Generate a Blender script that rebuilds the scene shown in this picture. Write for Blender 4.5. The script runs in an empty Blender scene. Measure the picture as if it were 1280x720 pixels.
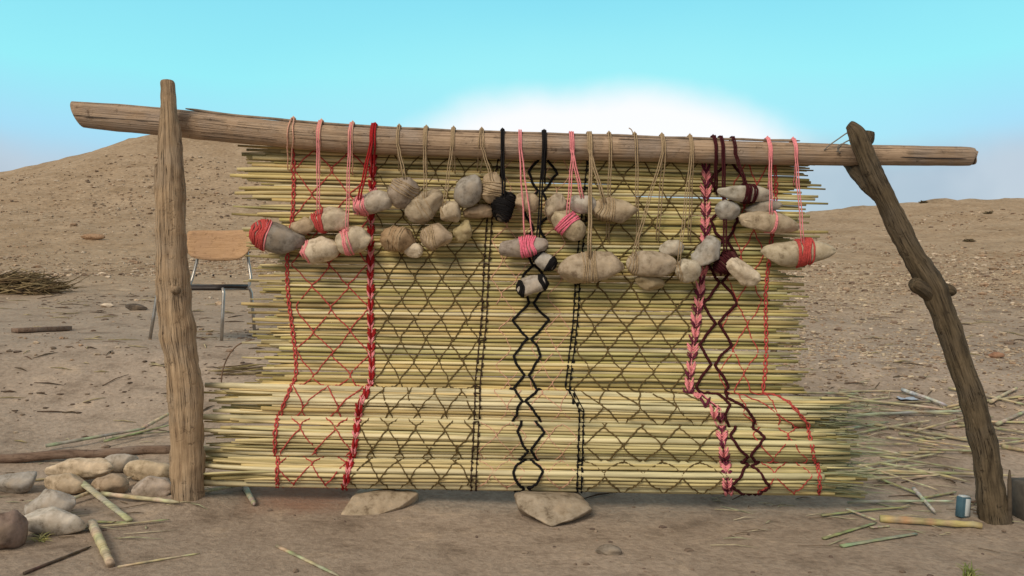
import bpy, math, random
from mathutils import Vector, Matrix, noise
random.seed(7)
R = random.uniform
sc = bpy.context.scene
COL = sc.collection
F = 1065.0                       # focal length in 1280-wide pixels
CZ = 0.9                         # eye height
def P(px, py, Y):
    return Vector(((px-640)/F*Y, Y, CZ+(360-py)/F*Y))
def lerp(a, b, t): return a+(b-a)*t
def itp(tab, x):
    if x <= tab[0][0]: return tab[0][1]
    for (a, va), (b, vb) in zip(tab, tab[1:]):
        if x <= b: return va+(vb-va)*(x-a)/(b-a)
    return tab[-1][1]
def sm(t): t = max(0, min(1, t)); return t*t*(3-2*t)

# ------------------------------------------------------------------ materials
def mat(name, rough=0.85, spec=0.25):
    m = bpy.data.materials.new(name); m.use_nodes = True
    b = m.node_tree.nodes['Principled BSDF']
    b.inputs['Roughness'].default_value = rough
    b.inputs['Specular IOR Level'].default_value = spec
    return m, m.node_tree, b
def N(nt, t, **kw):
    n = nt.nodes.new(t)
    for k, v in kw.items():
        if k in n.inputs.keys() if hasattr(n.inputs, 'keys') else False: n.inputs[k].default_value = v
        else: setattr(n, k, v)
    return n
def ramp(nt, src, stops):
    r = nt.nodes.new('ShaderNodeValToRGB')
    e = r.color_ramp.elements
    while len(e) < len(stops): e.new(0.5)
    for el, (p, c) in zip(e, stops):
        el.position = p; el.color = (*c, 1) if len(c) == 3 else c
    nt.links.new(src, r.inputs[0]); return r.outputs[0]
def mix(nt, a, b, f, mode='MIX'):
    m = nt.nodes.new('ShaderNodeMix'); m.data_type = 'RGBA'; m.blend_type = mode
    for s, v in ((m.inputs[6], a), (m.inputs[7], b), (m.inputs[0], f)):
        if isinstance(v, (int, float)): s.default_value = v
        elif isinstance(v, tuple): s.default_value = (*v, 1) if len(v) == 3 else v
        else: nt.links.new(v, s)
    return m.outputs[2]
def noi(nt, co, scale, detail=6, rough=0.6):
    n = nt.nodes.new('ShaderNodeTexNoise'); n.inputs['Scale'].default_value = scale
    n.inputs['Detail'].default_value = detail; n.inputs['Roughness'].default_value = rough
    nt.links.new(co, n.inputs['Vector']); return n.outputs[0]
def coords(nt, scale=None, kind='Object'):
    t = nt.nodes.new('ShaderNodeTexCoord')
    if scale is None: return t.outputs[kind]
    m = nt.nodes.new('ShaderNodeMapping'); m.inputs['Scale'].default_value = scale
    nt.links.new(t.outputs[kind], m.inputs[0]); return m.outputs[0]
def bump(nt, b, h, strength, dist):
    n = nt.nodes.new('ShaderNodeBump'); n.inputs['Strength'].default_value = strength
    n.inputs['Distance'].default_value = dist
    nt.links.new(h, n.inputs['Height']); nt.links.new(n.outputs[0], b.inputs['Normal'])
def math_(nt, op, a, b=None, c=None):
    m = nt.nodes.new('ShaderNodeMath'); m.operation = op
    for s, v in zip(m.inputs, (a, b, c)):
        if v is None: continue
        if isinstance(v, (int, float)): s.default_value = v
        else: nt.links.new(v, s)
    return m.outputs[0]
def maprange(nt, v, a, b, c=0, d=1, smooth=True):
    m = nt.nodes.new('ShaderNodeMapRange'); m.interpolation_type = 'SMOOTHSTEP' if smooth else 'LINEAR'
    for i, x in zip((1, 2, 3, 4), (a, b, c, d)): m.inputs[i].default_value = x
    nt.links.new(v, m.inputs[0]); return m.outputs[0]

def wood_mat(name, scale, dark, midc, light, grey, grain=None):
    m, nt, b = mat(name, 0.85, 0.2)
    if grain:                                              # grain runs along the log: (round x, round y, length) kept per vertex
        a = nt.nodes.new('ShaderNodeAttribute'); a.attribute_name = 'Col'
        mp = nt.nodes.new('ShaderNodeMapping'); mp.inputs['Scale'].default_value = scale
        nt.links.new(a.outputs['Vector'], mp.inputs[0]); co = mp.outputs[0]
    else: co = coords(nt, scale)
    n = noi(nt, co, 1.0, 9, 0.68)
    c = ramp(nt, n, [(0.32, dark), (0.46, midc), (0.66, light)])
    n2 = noi(nt, coords(nt), 6.0, 5); n3 = noi(nt, coords(nt), 26.0, 5, .7)
    c = mix(nt, c, grey, maprange(nt, n2, 0.45, 0.68, 0, 0.7))
    c = mix(nt, c, dark, maprange(nt, n3, 0.60, 0.72, 0, 0.75))
    h = math_(nt, 'SUBTRACT', n, maprange(nt, n3, .55, .75, 0, .4))
    if grain:                                              # long drying cracks
        mp2 = nt.nodes.new('ShaderNodeMapping'); mp2.inputs['Scale'].default_value = (scale[0]*1.7, scale[1]*1.7, scale[2]*.55); mp2.inputs['Location'].default_value = (3, 7, 1)
        nt.links.new(a.outputs['Vector'], mp2.inputs[0])
        n4 = noi(nt, mp2.outputs[0], 1.0, 3, .5)
        ck = maprange(nt, math_(nt, 'ABSOLUTE', math_(nt, 'SUBTRACT', n4, .5)), .016, .004)
        ck = math_(nt, 'MULTIPLY', ck, maprange(nt, n2, .42, .55))
        c = mix(nt, c, tuple(x*.45 for x in dark), math_(nt, 'MULTIPLY', ck, .7))
        h = math_(nt, 'SUBTRACT', h, math_(nt, 'MULTIPLY', ck, .8))
    nt.links.new(c, b.inputs['Base Color'])
    bump(nt, b, h, 0.95, 0.010); return m
M = {}
M['beam'] = wood_mat('weathered_beam_wood', (6, 6, 1.6), (.15, .098, .066), (.42, .295, .20), (.55, .415, .30), (.46, .375, .315), True)
M['post'] = wood_mat('post_wood', (4.2, 4.2, 4.0), (.11, .072, .045), (.36, .25, .155), (.52, .38, .245), (.42, .325, .235), True)
M['crooked'] = wood_mat('crooked_bark', (3.4, 3.4, 6.5), (.030, .022, .015), (.10, .076, .047), (.185, .14, .09), (.115, .093, .068), True)
M['polew'] = wood_mat('ground_pole_wood', (3, 40, 40), (.08, .05, .036), (.20, .135, .10), (.28, .20, .15), (.23, .185, .155))

def attr_mat(name, streak=(3, 60, 60), amt=0.5, rough=0.6, spec=0.35):
    m, nt, b = mat(name, rough, spec)
    a = nt.nodes.new('ShaderNodeAttribute'); a.attribute_name = 'Col'
    n = noi(nt, coords(nt, streak), 1.0, 5)
    v = ramp(nt, n, [(0.28, (1-amt,)*3), (0.6, (1.08,)*3)])
    nt.links.new(mix(nt, a.outputs[0], v, 1.0, 'MULTIPLY'), b.inputs['Base Color'])
    bump(nt, b, n, 0.3, 0.002)
    return m
M['reed'] = attr_mat('dried_reed')
M['twig'] = attr_mat('dry_twig', (25, 25, 25), 0.5, 0.9, 0.1)
M['gravel'] = attr_mat('gravel_stone', (20, 20, 20), 0.35, 0.9, 0.15)
m, nt, b = mat('field_stone', 0.8, 0.25)                 # each stone has its own colour in the object colour
oi = nt.nodes.new('ShaderNodeObjectInfo')
co = coords(nt)
n1 = noi(nt, co, 22, 8, 0.7); n2 = noi(nt, co, 7, 3)
c = mix(nt, oi.outputs['Color'], ramp(nt, n1, [(0.32, (.36, .32, .28)), (0.47, (.86, .84, .80)), (0.56, (1.0,)*3), (0.70, (1.28, 1.24, 1.15))]), 1.0, 'MULTIPLY')
c = mix(nt, c, (.36, .27, .18), maprange(nt, n2, 0.52, 0.72, 0, 0.5))
nt.links.new(c, b.inputs['Base Color']); bump(nt, b, n1, 0.55, 0.008); M['stone'] = m
def yarn(name, col, var=0.35):
    m, nt, b = mat(name, 0.95, 0.1)
    n = noi(nt, coords(nt), 160, 3)
    lo = tuple(x*(1-var) for x in col); hi = tuple(min(1, x*(1+var*.5)) for x in col)
    nt.links.new(ramp(nt, n, [(0.3, lo), (0.7, hi)]), b.inputs['Base Color'])
    bump(nt, b, n, 0.6, 0.002)
    M[name] = m
yarn('red_yarn', (.53, .085, .08)); yarn('crimson_yarn', (.36, .022, .025)); yarn('pink_yarn', (.84, .30, .33))
yarn('hot_pink_yarn', (.85, .20, .30)); yarn('pale_pink_yarn', (.74, .42, .31)); yarn('maroon_yarn', (.06, .013, .017))
yarn('black_yarn', (.014, .013, .014)); yarn('olive_yarn', (.15, .105, .045)); yarn('brown_yarn', (.055, .035, .024))
yarn('twine', (.40, .30, .19)); yarn('plum_yarn', (.16, .03, .06))
def plain(name, c1, c2, scale, rough, spec=0.3, metal=0.0):
    m, nt, b = mat(name, rough, spec)
    nt.links.new(ramp(nt, noi(nt, coords(nt), scale, 5), [(0.3, c1), (0.7, c2)]), b.inputs['Base Color'])
    b.inputs['Metallic'].default_value = metal; M[name] = m
plain('chair_steel', (.30, .28, .26), (.45, .43, .40), 12, 0.35, 0.5, 0.8)
plain('chair_dark', (.018, .014, .014), (.04, .03, .028), 18, 0.5)
plain('blue_card', (.045, .10, .14), (.075, .15, .19), 20, 0.6); plain('white_card', (.45, .50, .53), (.62, .66, .68), 20, 0.6)
plain('dark_block', (.05, .045, .04), (.10, .085, .07), 25, 0.9); plain('wire_grey', (.16, .15, .14), (.3, .28, .26), 40, 0.6)
plain('scrap_blue', (.38, .46, .58), (.55, .62, .72), 20, 0.6)
M['plywood'] = wood_mat('chair_plywood', (4, 30, 60), (.38, .22, .12), (.48, .30, .17), (.54, .345, .205), (.46, .29, .18))

# ------------------------------------------------------------------ mesh builder
class MB:
    def __init__(s): s.v = []; s.f = []; s.c = []
    def tube(s, pts, rad, sides=6, col=(1, 1, 1), cap=True, noise_amp=0.0, nscale=8.0, flat=1.0, cols=None, grain=False):
        n = len(pts); pts = [Vector(p) for p in pts]
        if isinstance(rad, (int, float)): rad = [rad]*n
        t0 = (pts[1]-pts[0]).normalized()
        ref = Vector((0, 0, 1)) if abs(t0.z) < 0.9 else Vector((0, 1, 0))
        u = ref.cross(t0).normalized(); base = len(s.v); Ls = 0.0
        for i, p in enumerate(pts):
            t = (pts[min(i+1, n-1)]-pts[max(i-1, 0)])
            t = t.normalized() if t.length > 1e-9 else t0
            u = u-t*u.dot(t)
            u = u.normalized() if u.length > 1e-6 else ref.cross(t).normalized()
            w = t.cross(u)
            cc = cols[i] if cols else col
            if i: Ls += (p-pts[i-1]).length
            for k in range(sides):
                a = 2*math.pi*k/sides
                d = u*math.cos(a)+w*math.sin(a)*flat
                r = rad[i]
                if noise_amp: r *= 1+noise_amp*noise.noise((p+d*r)*nscale)+noise_amp*.6*noise.noise((p+d*r)*nscale*3.1)
                s.v.append(p+d*r); s.c.append((math.cos(a), math.sin(a), Ls) if grain else cc)
        for i in range(n-1):
            for k in range(sides):
                a = base+i*sides+k; b_ = base+i*sides+(k+1) % sides
                s.f.append((a, b_, b_+sides, a+sides))
        if cap:
            s.f.append(tuple(base+k for k in reversed(range(sides))))
            s.f.append(tuple(base+(n-1)*sides+k for k in range(sides)))
    def rock(s, c, r, col, sq=0.6):                    # a small low-poly pebble
        base = len(s.v); ph = R(0, 6.3); e = R(.6, 1.5)
        for z, rr, k0 in ((-.5, .75, 0), (.25, .95, .5), (.8, .5, 0)):
            for k in range(5):
                a = ph+2*math.pi*(k+k0)/5
                s.v.append(c+Vector((math.cos(a)*rr*r*R(.7, 1.2)*e, math.sin(a)*rr*r*R(.7, 1.2), z*r*sq*R(.8, 1.2)))); s.c.append(col)
        for l in (0, 1):
            for k in range(5):
                a = base+l*5+k; b_ = base+l*5+(k+1) % 5
                s.f.append((a, b_, b_+5, a+5))
        s.f.append(tuple(base+10+k for k in range(5)))
    def box(s, fn, sx, sy, sz, col=(1, 1, 1), bev=0.12):   # box with chamfered edges, placed by fn(local)
        base = len(s.v); q = min(sx, sy, sz)*bev
        for zz, ins in ((-sz, q), (-sz+q, 0), (sz-q, 0), (sz, q)):
            for x, y in ((-sx, -sy), (sx, -sy), (sx, sy), (-sx, sy)):
                x0 = math.copysign(abs(x)-ins, x); y0 = math.copysign(abs(y)-ins, y)
                x1 = math.copysign(abs(x0)-q*.6, x0); y1 = math.copysign(abs(y0)-q*.6, y0)
                pr = [(x1, y0), (x0, y1)] if (x*y < 0) else [(x0, y1), (x1, y0)]
                for p in pr: s.v.append(Vector(fn(Vector((p[0], p[1], zz))))); s.c.append(col)
        for l in range(3):
            for k in range(8):
                a = base+l*8+k; b_ = base+l*8+(k+1) % 8
                s.f.append((a, b_, b_+8, a+8))
        s.f.append(tuple(base+k for k in reversed(range(8)))); s.f.append(tuple(base+24+k for k in range(8)))
    def build(s, name, m, parent=None, origin=None, smooth=True):
        me = bpy.data.meshes.new(name)
        o0 = Vector(parent.location) if parent is not None else Vector(origin if origin is not None else (0, 0, 0))
        me.from_pydata([tuple(Vector(v)-o0) for v in s.v], [], s.f)
        ca = me.color_attributes.new('Col', 'FLOAT_COLOR', 'POINT')
        ca.data.foreach_set('color', [x for c in s.c for x in (c[0], c[1], c[2], 1.0)])
        if smooth: me.polygons.foreach_set('use_smooth', [True]*len(me.polygons))
        me.update()
        if isinstance(m, (list, tuple)):
            for q in m: me.materials.append(q)
        else: me.materials.append(m)
        o = bpy.data.objects.new(name, me); COL.objects.link(o)
        if parent is not None: o.parent = parent
        else: o.location = o0
        return o
def tag(o, label, cat, group=None):
    o['label'] = label; o['category'] = cat
    if group: o['group'] = group
    return o
def empty(name, loc):
    o = bpy.data.objects.new(name, None); o.location = loc; o.empty_display_size = .1; COL.objects.link(o); return o
def spline(pts, step=8):                                 # Catmull-Rom through the points (any dimension tuples)
    out = []
    for i in range(len(pts)-1):
        p0 = pts[max(i-1, 0)]; p1 = pts[i]; p2 = pts[i+1]; p3 = pts[min(i+2, len(pts)-1)]
        for k in range(step):
            t = k/step
            out.append(tuple(0.5*((2*b)+(c-a)*t+(2*a-5*b+4*c-d)*t*t+(3*b-a-3*c+d)*t**3) for a, b, c, d in zip(p0, p1, p2, p3)))
    out.append(tuple(pts[-1])); return out

# ------------------------------------------------------------------ terrain
PROF = [(-60, 0.0), (3.55, 0.0), (4.4, 0.16), (5.5, 0.47), (6.8, 0.50), (9, 0.72), (13, 1.10)]
YR = 55.0
RIDGE = [((px-640)/F*YR, CZ+(360-py)/F*YR) for px, py in
         [(-900, 250), (-300, 235), (0, 216), (60, 202), (120, 186), (168, 169), (190, 165), (230, 168), (300, 172), (400, 186), (600, 218), (800, 246), (930, 266), (1000, 263), (1050, 259), (1150, 251), (1280, 245), (1700, 225), (2400, 240)]]
def ridge(x): return sum(itp(RIDGE, x+d) for d in (-1.2, -.4, .4, 1.2))/4
def g(x, y):
    p = sum(itp(PROF, min(y, 13)+d) for d in (-.3, -.15, 0, .15, .3))/5
    z = p-0.024*x*(1-sm((y-5)/8))
    nz = noise.noise((x*.9, y*.9, 3.3))*.028+noise.noise((x*2.7, y*2.7, 1.1))*.012+noise.noise((x*8, y*8, 5.1))*.005
    z += nz*(0.55 if y < 3.7 else 1.0)
    if 2.8 < y < 4:
        for bx, by in ((-1.287, 3.385), (1.905, 3.36)):
            z += .030*math.exp(-((x-bx)**2+(y-by)**2)/.022)*(1+noise.noise((x*12, y*12, 2)))
    if y > 13:
        zr = ridge(x)
        if y <= YR:
            s = (y-13)/(YR-13)
            z = z+(zr-1.1)*(s**1.9)
        else:
            z = max(zr-(y-YR)*.3-((y-YR)/40)**2*2, -4)
        a = sm((y-13)/12)
        z += a*(noise.noise((x*.13, y*.13, 7))*.16+noise.noise((x*.5, y*.5, 2))*.11+noise.noise((x*1.6, y*1.6, 9))*.06)
    elif y > 8:
        z += sm((y-8)/5)*noise.noise((x*.4, y*.4, 4))*.08
    return z
def hit(px, py, y0=1.6, y1=54):
    d = Vector(((px-640)/F, 1, (360-py)/F)); y = y0; st = .01
    while y < y1:
        p = Vector((d.x*y, y, CZ+d.z*y))
        if p.z <= g(p.x, p.y): return Vector((p.x, p.y, g(p.x, p.y)))
        y += st*(1+y*.15)
    return Vector((d.x*y1, y1, g(d.x*y1, y1)))

def make_ground():
    rings = [0.5*(900/0.5)**(i/430) for i in range(431)]
    az = [math.radians(-46+92*i/300) for i in range(301)]
    az += [math.radians(46+268*i/60) for i in range(1, 60)]
    na = len(az); v = [(0, 0, g(0, 0))]; f = []
    for r in rings:
        for a in az:
            x = r*math.sin(a); y = r*math.cos(a); v.append((x, y, g(x, y)))
    for k in range(na): f.append((0, 1+(k+1) % na, 1+k))
    for i in range(len(rings)-1):
        for k in range(na):
            a = 1+i*na+k; b_ = 1+i*na+(k+1) % na
            f.append((a, b_, b_+na, a+na))
    me = bpy.data.meshes.new('ground'); me.from_pydata(v, [], f)
    me.polygons.foreach_set('use_smooth', [True]*len(me.polygons)); me.update()
    m, nt, b = mat('dry_earth', 0.95, 0.1)
    co = coords(nt)
    sep = nt.nodes.new('ShaderNodeSeparateXYZ'); nt.links.new(co, sep.inputs[0])
    big = noi(nt, co, 0.55, 6, .6); mid = noi(nt, co, 4.0, 8, .65); fine = noi(nt, co, 38, 6, .7)
    yard = ramp(nt, big, [(0.30, (.315, .250, .196)), (0.5, (.39, .316, .252)), (0.70, (.45, .365, .295))])
    hill = ramp(nt, big, [(0.30, (.335, .243, .155)), (0.5, (.415, .312, .212)), (0.70, (.48, .37, .258))])
    far = maprange(nt, math_(nt, 'ADD', sep.outputs['Y'], math_(nt, 'MULTIPLY', big, 6)), 9, 17)
    c = mix(nt, yard, hill, far)
    c = mix(nt, c, ramp(nt, mid, [(0.3, (.58, .56, .54)), (0.46, (.96, .95, .94)), (0.56, (1, 1, 1)), (0.70, (1.25, 1.22, 1.16))]), 1.0, 'MULTIPLY')
    c = mix(nt, c, ramp(nt, fine, [(0.32, (.70, .68, .66)), (0.55, (1, 1, 1)), (0.75, (1.18, 1.15, 1.1))]), 1.0, 'MULTIPLY')
    # small embedded pebbles
    vo = nt.nodes.new('ShaderNodeTexVoronoi'); vo.inputs['Scale'].default_value = 5.0; nt.links.new(co, vo.inputs['Vector'])
    peb = math_(nt, 'MULTIPLY', maprange(nt, vo.outputs['Distance'], 0.30, 0.18), far)
    c = mix(nt, c, mix(nt, (.22, .15, .10), (.52, .41, .30), vo.outputs['Color']), math_(nt, 'MULTIPLY', peb, 0.75))
    v2 = nt.nodes.new('ShaderNodeTexVoronoi'); v2.inputs['Scale'].default_value = 2.6; nt.links.new(co, v2.inputs['Vector'])
    sv = nt.nodes.new('ShaderNodeSeparateColor'); nt.links.new(v2.outputs['Color'], sv.inputs[0])
    p2 = math_(nt, 'MULTIPLY', maprange(nt, math_(nt, 'ADD', v2.outputs['Distance'], math_(nt, 'MULTIPLY', fine, .12)), .34, .22), far)
    c = mix(nt, c, ramp(nt, sv.outputs[0], [(.25, (.17, .115, .075)), (.5, (.33, .24, .16)), (.8, (.58, .46, .33))]), math_(nt, 'MULTIPLY', p2, .6))
    # reddish clay stain under the left of the mat
    gr = nt.nodes.new('ShaderNodeVectorMath'); gr.operation = 'DISTANCE'; nt.links.new(co, gr.inputs[0]); gr.inputs[1].default_value = (-.86, 3.5, .03)
    st = maprange(nt, math_(nt, 'ADD', gr.outputs['Value'], math_(nt, 'MULTIPLY', mid, .25)), .42, .2)
    c = mix(nt, c, (.30, .135, .075), math_(nt, 'MULTIPLY', st, .6))
    nt.links.new(c, b.inputs['Base Color'])
    h = math_(nt, 'ADD', math_(nt, 'MULTIPLY', fine, .5), math_(nt, 'ADD', math_(nt, 'MULTIPLY', mid, 2.0), math_(nt, 'ADD', peb, p2)))
    bump(nt, b, h, 0.6, 0.03)
    me.materials.append(m)
    o = bpy.data.objects.new('ground', me); COL.objects.link(o); o['kind'] = 'structure'
make_ground()

def scatter():
    mb = MB()
    pal = [(.40, .30, .21), (.30, .22, .155), (.48, .38, .28), (.22, .16, .12), (.36, .25, .17), (.55, .46, .36)]
    n = 0
    while n < 24000:
        y = 4.2*(50/4.2)**(random.random()**.75)
        x = R(-.72, .72)*y
        if y < 13 and x < 0 and random.random() < .9: continue
        if y < 8 and random.random() < .45: continue
        cl = noise.noise((x*.35/(1+y*.03), y*.35/(1+y*.03), 12))
        if random.random() > .55+cl: continue
        r = min(.0095*math.exp(random.gauss(0, .5))*(y/6)**.75, .12)
        c = random.choice(pal); k = R(.75, 1.2)
        mb.rock(Vector((x, y, g(x, y)+r*.15)), r, tuple(min(.7, q*k) for q in c)); n += 1
    n = 0
    while n < 13000:                                        # pale chips of stone and straw on the slope to the right
        y = R(4.4, 15); x = R(.22, .72)*y
        if noise.noise((x*.7, y*.7, 31)) < R(-.7, .3): continue
        r = .008*math.exp(random.gauss(0, .45))*(y/6)**.6; k = R(.8, 1.15)
        mb.rock(Vector((x, y, g(x, y)+r*.1)), r, tuple(q*k for q in random.choice([(.50, .40, .29), (.56, .47, .34), (.40, .31, .22), (.26, .19, .14)])), .45); n += 1
    n = 0
    while n < 700:                                          # dark crumbs in drifts on the yard
        y = R(4.2, 10); x = R(-.66, -.1)*y
        if noise.noise((x*.8, y*1.6, 44)) < .12: continue
        r = .0065*math.exp(random.gauss(0, .45)); mb.rock(Vector((x, y, g(x, y)+r*.05)), r*1.5, random.choice([(.15, .11, .085), (.20, .15, .11), (.11, .08, .06)]), .35); n += 1
    o = mb.build('gravel', M['gravel'], smooth=False); o['kind'] = 'stuff'
    mb = MB()
    for i in range(480):                                  # crumbs of reed, bark and clods around the loom and across the yard
        y = R(3.6, 9.5); x = R(-.66, .66)*y
        if y < 3.5 and random.random() < .9: continue
        a = R(-.5, .5) if random.random() < .7 else R(0, 3); L = R(.015, .085)*(1+y*.05)
        c = random.choice([(.10, .07, .05), (.16, .11, .08), (.34, .29, .17), (.42, .36, .23), (.13, .10, .07)])
        dx, dy = math.cos(a)*L, math.sin(a)*L
        mb.tube([Vector((x-dx, y-dy, g(x-dx, y-dy)+.004)), Vector((x, y, g(x, y)+.009)), Vector((x+dx, y+dy, g(x+dx, y+dy)+.004))], [R(.001, .003), R(.003, .006), .001], 4, c)
    for i in range(320):                                    # pale chaff trodden into the ground by the crooked post and left rocks
        if i < 230: x, y = R(.75, 2.6), R(3.0, 5.4)
        else: x, y = R(-2.2, -1.2), R(2.9, 4.2)
        a = random.gauss(0, .5); L = R(.01, .09); dx, dy = math.cos(a)*L, math.sin(a)*L
        c = random.choice([(.50, .45, .30), (.42, .40, .27), (.36, .37, .24), (.56, .50, .36), (.16, .12, .08)])
        mb.tube([Vector((x-dx, y-dy, g(x-dx, y-dy)+.004)), Vector((x, y, g(x, y)+R(.004, .012))), Vector((x+dx, y+dy, g(x+dx, y+dy)+.004))], [R(.001, .0025), R(.002, .0042), .001], 4, c, flat=.6)
    o = mb.build('ground_litter', M['twig']); o['kind'] = 'stuff'
    mb = MB()
    for i in range(1500):                                   # small clods and pebbles of the trodden ground
        y = R(2.3, 8); x = R(-.68, .68)*y
        if noise.noise((x*1.3, y*1.3, 20)) < R(-.3, .35): continue
        r = .0045*math.exp(random.gauss(0, .5))
        mb.rock(Vector((x, y, g(x, y)+r*.1)), r*1.3, random.choice([(.20, .15, .115), (.27, .2, .15), (.33, .26, .2), (.15, .11, .09)]))
    o = mb.build('soil_crumbs', M['gravel'], smooth=False); o['kind'] = 'stuff'
scatter()

# ------------------------------------------------------------------ posts, beam
def log(mb, pts, Y, step=7, sides=22, amp=.10, nsc=9, bury=None):
    sp = spline(pts, step)
    P3 = []; rr = []
    for q in sp:
        y = q[3] if len(q) > 3 else Y
        P3.append(P(q[0], q[1], y)); rr.append(q[2]/F*y)
    mb.tube(P3, rr, sides, noise_amp=amp, nscale=nsc, grain=True)
    return P3, rr

YB = 3.50
mb = MB()
log(mb, [(209.5, 100, 5), (209.5, 101, 7.5), (209.5, 104, 9), (210, 112, 9.5), (211, 140, 10.5), (212, 165, 13.5), (213, 205, 16), (213, 250, 17.5), (215, 310, 19), (218, 370, 20), (222, 420, 21), (229, 470, 20.5), (233, 520, 21.5), (234, 570, 20.5), (235, 612, 20), (236, 640, 20)], 3.385, 12, 30, .14, 9)
base = hit(236, 617)
post = tag(mb.build('wooden_post', M['post'], origin=P(235, 618, 3.385)), 'straight debarked wooden post in front of the left end of the beam, beside the chair', 'post')
mb = MB()
log(mb, [(196, 205, 3), (197, 222, 5), (199, 245, 5), (203, 262, 3)], 3.37, 6, 10, .2, 20)
mb.build('branch_stub', M['post'], post)
mb = MB(); log(mb, [(219, 363, 5, 3.345), (220, 363, 6, 3.331), (221, 364, 5, 3.326), (221, 364, 2, 3.328)], 3.33, 4, 12, .35, 30)
mb.build('knot', M['post'], post)

crooked = tag(empty('crooked_post', P(1243, 655, 3.36)), 'dark crooked forked post leaning under the right end of the beam', 'post')
mb = MB()
log(mb, [(1061, 156, 5.4, 3.37), (1066, 160, 8.6, 3.37), (1073, 170, 10.8, 3.37), (1080, 190, 11.7, 3.37), (1090, 214, 12.2, 3.37), (1105, 245, 12.6, 3.37), (1124, 285, 13.1, 3.37), (1144, 322, 14.0, 3.36), (1161, 350, 16.2, 3.36), (1172, 374, 15.3, 3.36), (1186, 412, 14.4, 3.36), (1202, 462, 14.0, 3.36), (1218, 510, 15.2, 3.36), (1230, 560, 15.7, 3.36), (1237, 605, 16.6, 3.36), (1242, 640, 18.1, 3.36), (1245, 668, 20.9, 3.36)], 3.36, 7, 28, .17, 11)
mb.build('trunk', M['crooked'], crooked)
mb = MB(); log(mb, [(1104, 246, 12, 3.39), (1088, 232, 11, 3.43), (1074, 217, 10, 3.50), (1062, 203, 9, 3.57), (1058, 190, 8, 3.60)], 3.4, 7, 16, .16, 14)
mb.build('fork_arm', M['crooked'], crooked)
mb = MB(); log(mb, [(1076, 184, 9, 3.38), (1084, 174, 8, 3.38), (1087, 165, 6.5, 3.38)], 3.38, 5, 14, .18, 18)
mb.build('top_prong', M['crooked'], crooked)
mb = MB(); log(mb, [(1166, 372, 10, 3.36), (1156, 364, 9.5, 3.34), (1147, 357, 9, 3.32), (1141, 353, 7, 3.31)], 3.35, 5, 14, .2, 16)
mb.build('branch_stub', M['crooked'], crooked)
mb = MB(); log(mb, [(1180, 362, 8, 3.36), (1188, 364, 7, 3.36), (1192, 368, 4, 3.36)], 3.36, 4, 12, .2, 16)
mb.build('branch_stub', M['crooked'], crooked)

BEAM = [(98, 143, 16.5), (130, 146, 17), (210, 153, 17), (300, 163, 16.5), (400, 172, 16.5), (500, 178, 16), (640, 183, 15.5), (800, 187, 15), (900, 190, 14.5), (1050, 193.5, 13.5), (1130, 194.5, 12.8), (1205, 195.5, 12), (1214, 196, 10)]
def beam_at(px): return itp([(a, b) for a, b, c in BEAM], px), itp([(a, c) for a, b, c in BEAM], px)
mb = MB(); log(mb, BEAM, YB, 8, 24, .05, 5)
for i, v in enumerate(mb.v):                               # slanted saw cut at the thick end
    d = v.x-P(98, 143, YB).x
    if d < .16:
        zt = (v.z-P(98, 143, YB).z)
        v.x += -zt*.48*(1-max(0, d)/.16)
cut = mb.f[-2:]
beam = tag(mb.build('wooden_beam', M['beam'], origin=P(640, 183, YB)), 'long weathered log lying across both posts as the crossbar of the loom', 'beam')
# drying cracks, dark splits set into the log ends
mb = MB(); mb.tube([P(px, itp([(1120, 196), (1170, 198), (1213, 198.5)], px), YB-.0385+(px-1120)*.00003) for px in range(1120, 1214, 8)], [.001]+[.0028]*10+[.001], 5)
mb.build('drying_crack', M['chair_dark'], beam)
mb = MB(); mb.tube([P(px, itp([(104, 146), (140, 148), (190, 153)], px), YB-.0535) for px in range(106, 192, 8)], [.0008]+[.0016]*9+[.0008], 5)
mb.build('drying_crack', M['chair_dark'], beam)

mb = MB()
pts = []
for px in range(232, 1012, 12):
    cy, r = beam_at(px); lift = 1.6 if 300 < px < 930 else 1.6+abs(px-(300 if px < 600 else 930))*.012
    pts.append(P(px, cy-r-lift+noise.noise((px*.02, 0, 0))*1.2, YB-.008))
mb.tube(pts, [.0025]+[.0055+.001*noise.noise((i*.4, 0, 0)) for i in range(len(pts)-2)]+[.002], 8, cols=[(.30, .235, .18)]*len(pts))
tag(mb.build('thin_stick', M['twig'], origin=P(620, 166, YB)), 'thin grey stick running along the top of the beam under the yarn loops', 'stick')

mb = MB()
for q in ([(1066, 162), (1056, 168), (1046, 175), (1036, 182), (1030, 188)], [(1070, 172), (1060, 176), (1052, 181), (1046, 190)], [(1060, 181), (1052, 180), (1047, 184), (1050, 192)]):
    mb.tube([P(a, b, 3.41+.003*i) for i, (a, b) in enumerate(spline(q, 4))], .0028, 5)
tag(mb.build('binding_wire', M['wire_grey'], origin=P(1050, 178, 3.42)), 'grey wire strands tying the top of the crooked post to the beam', 'wire')

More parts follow.
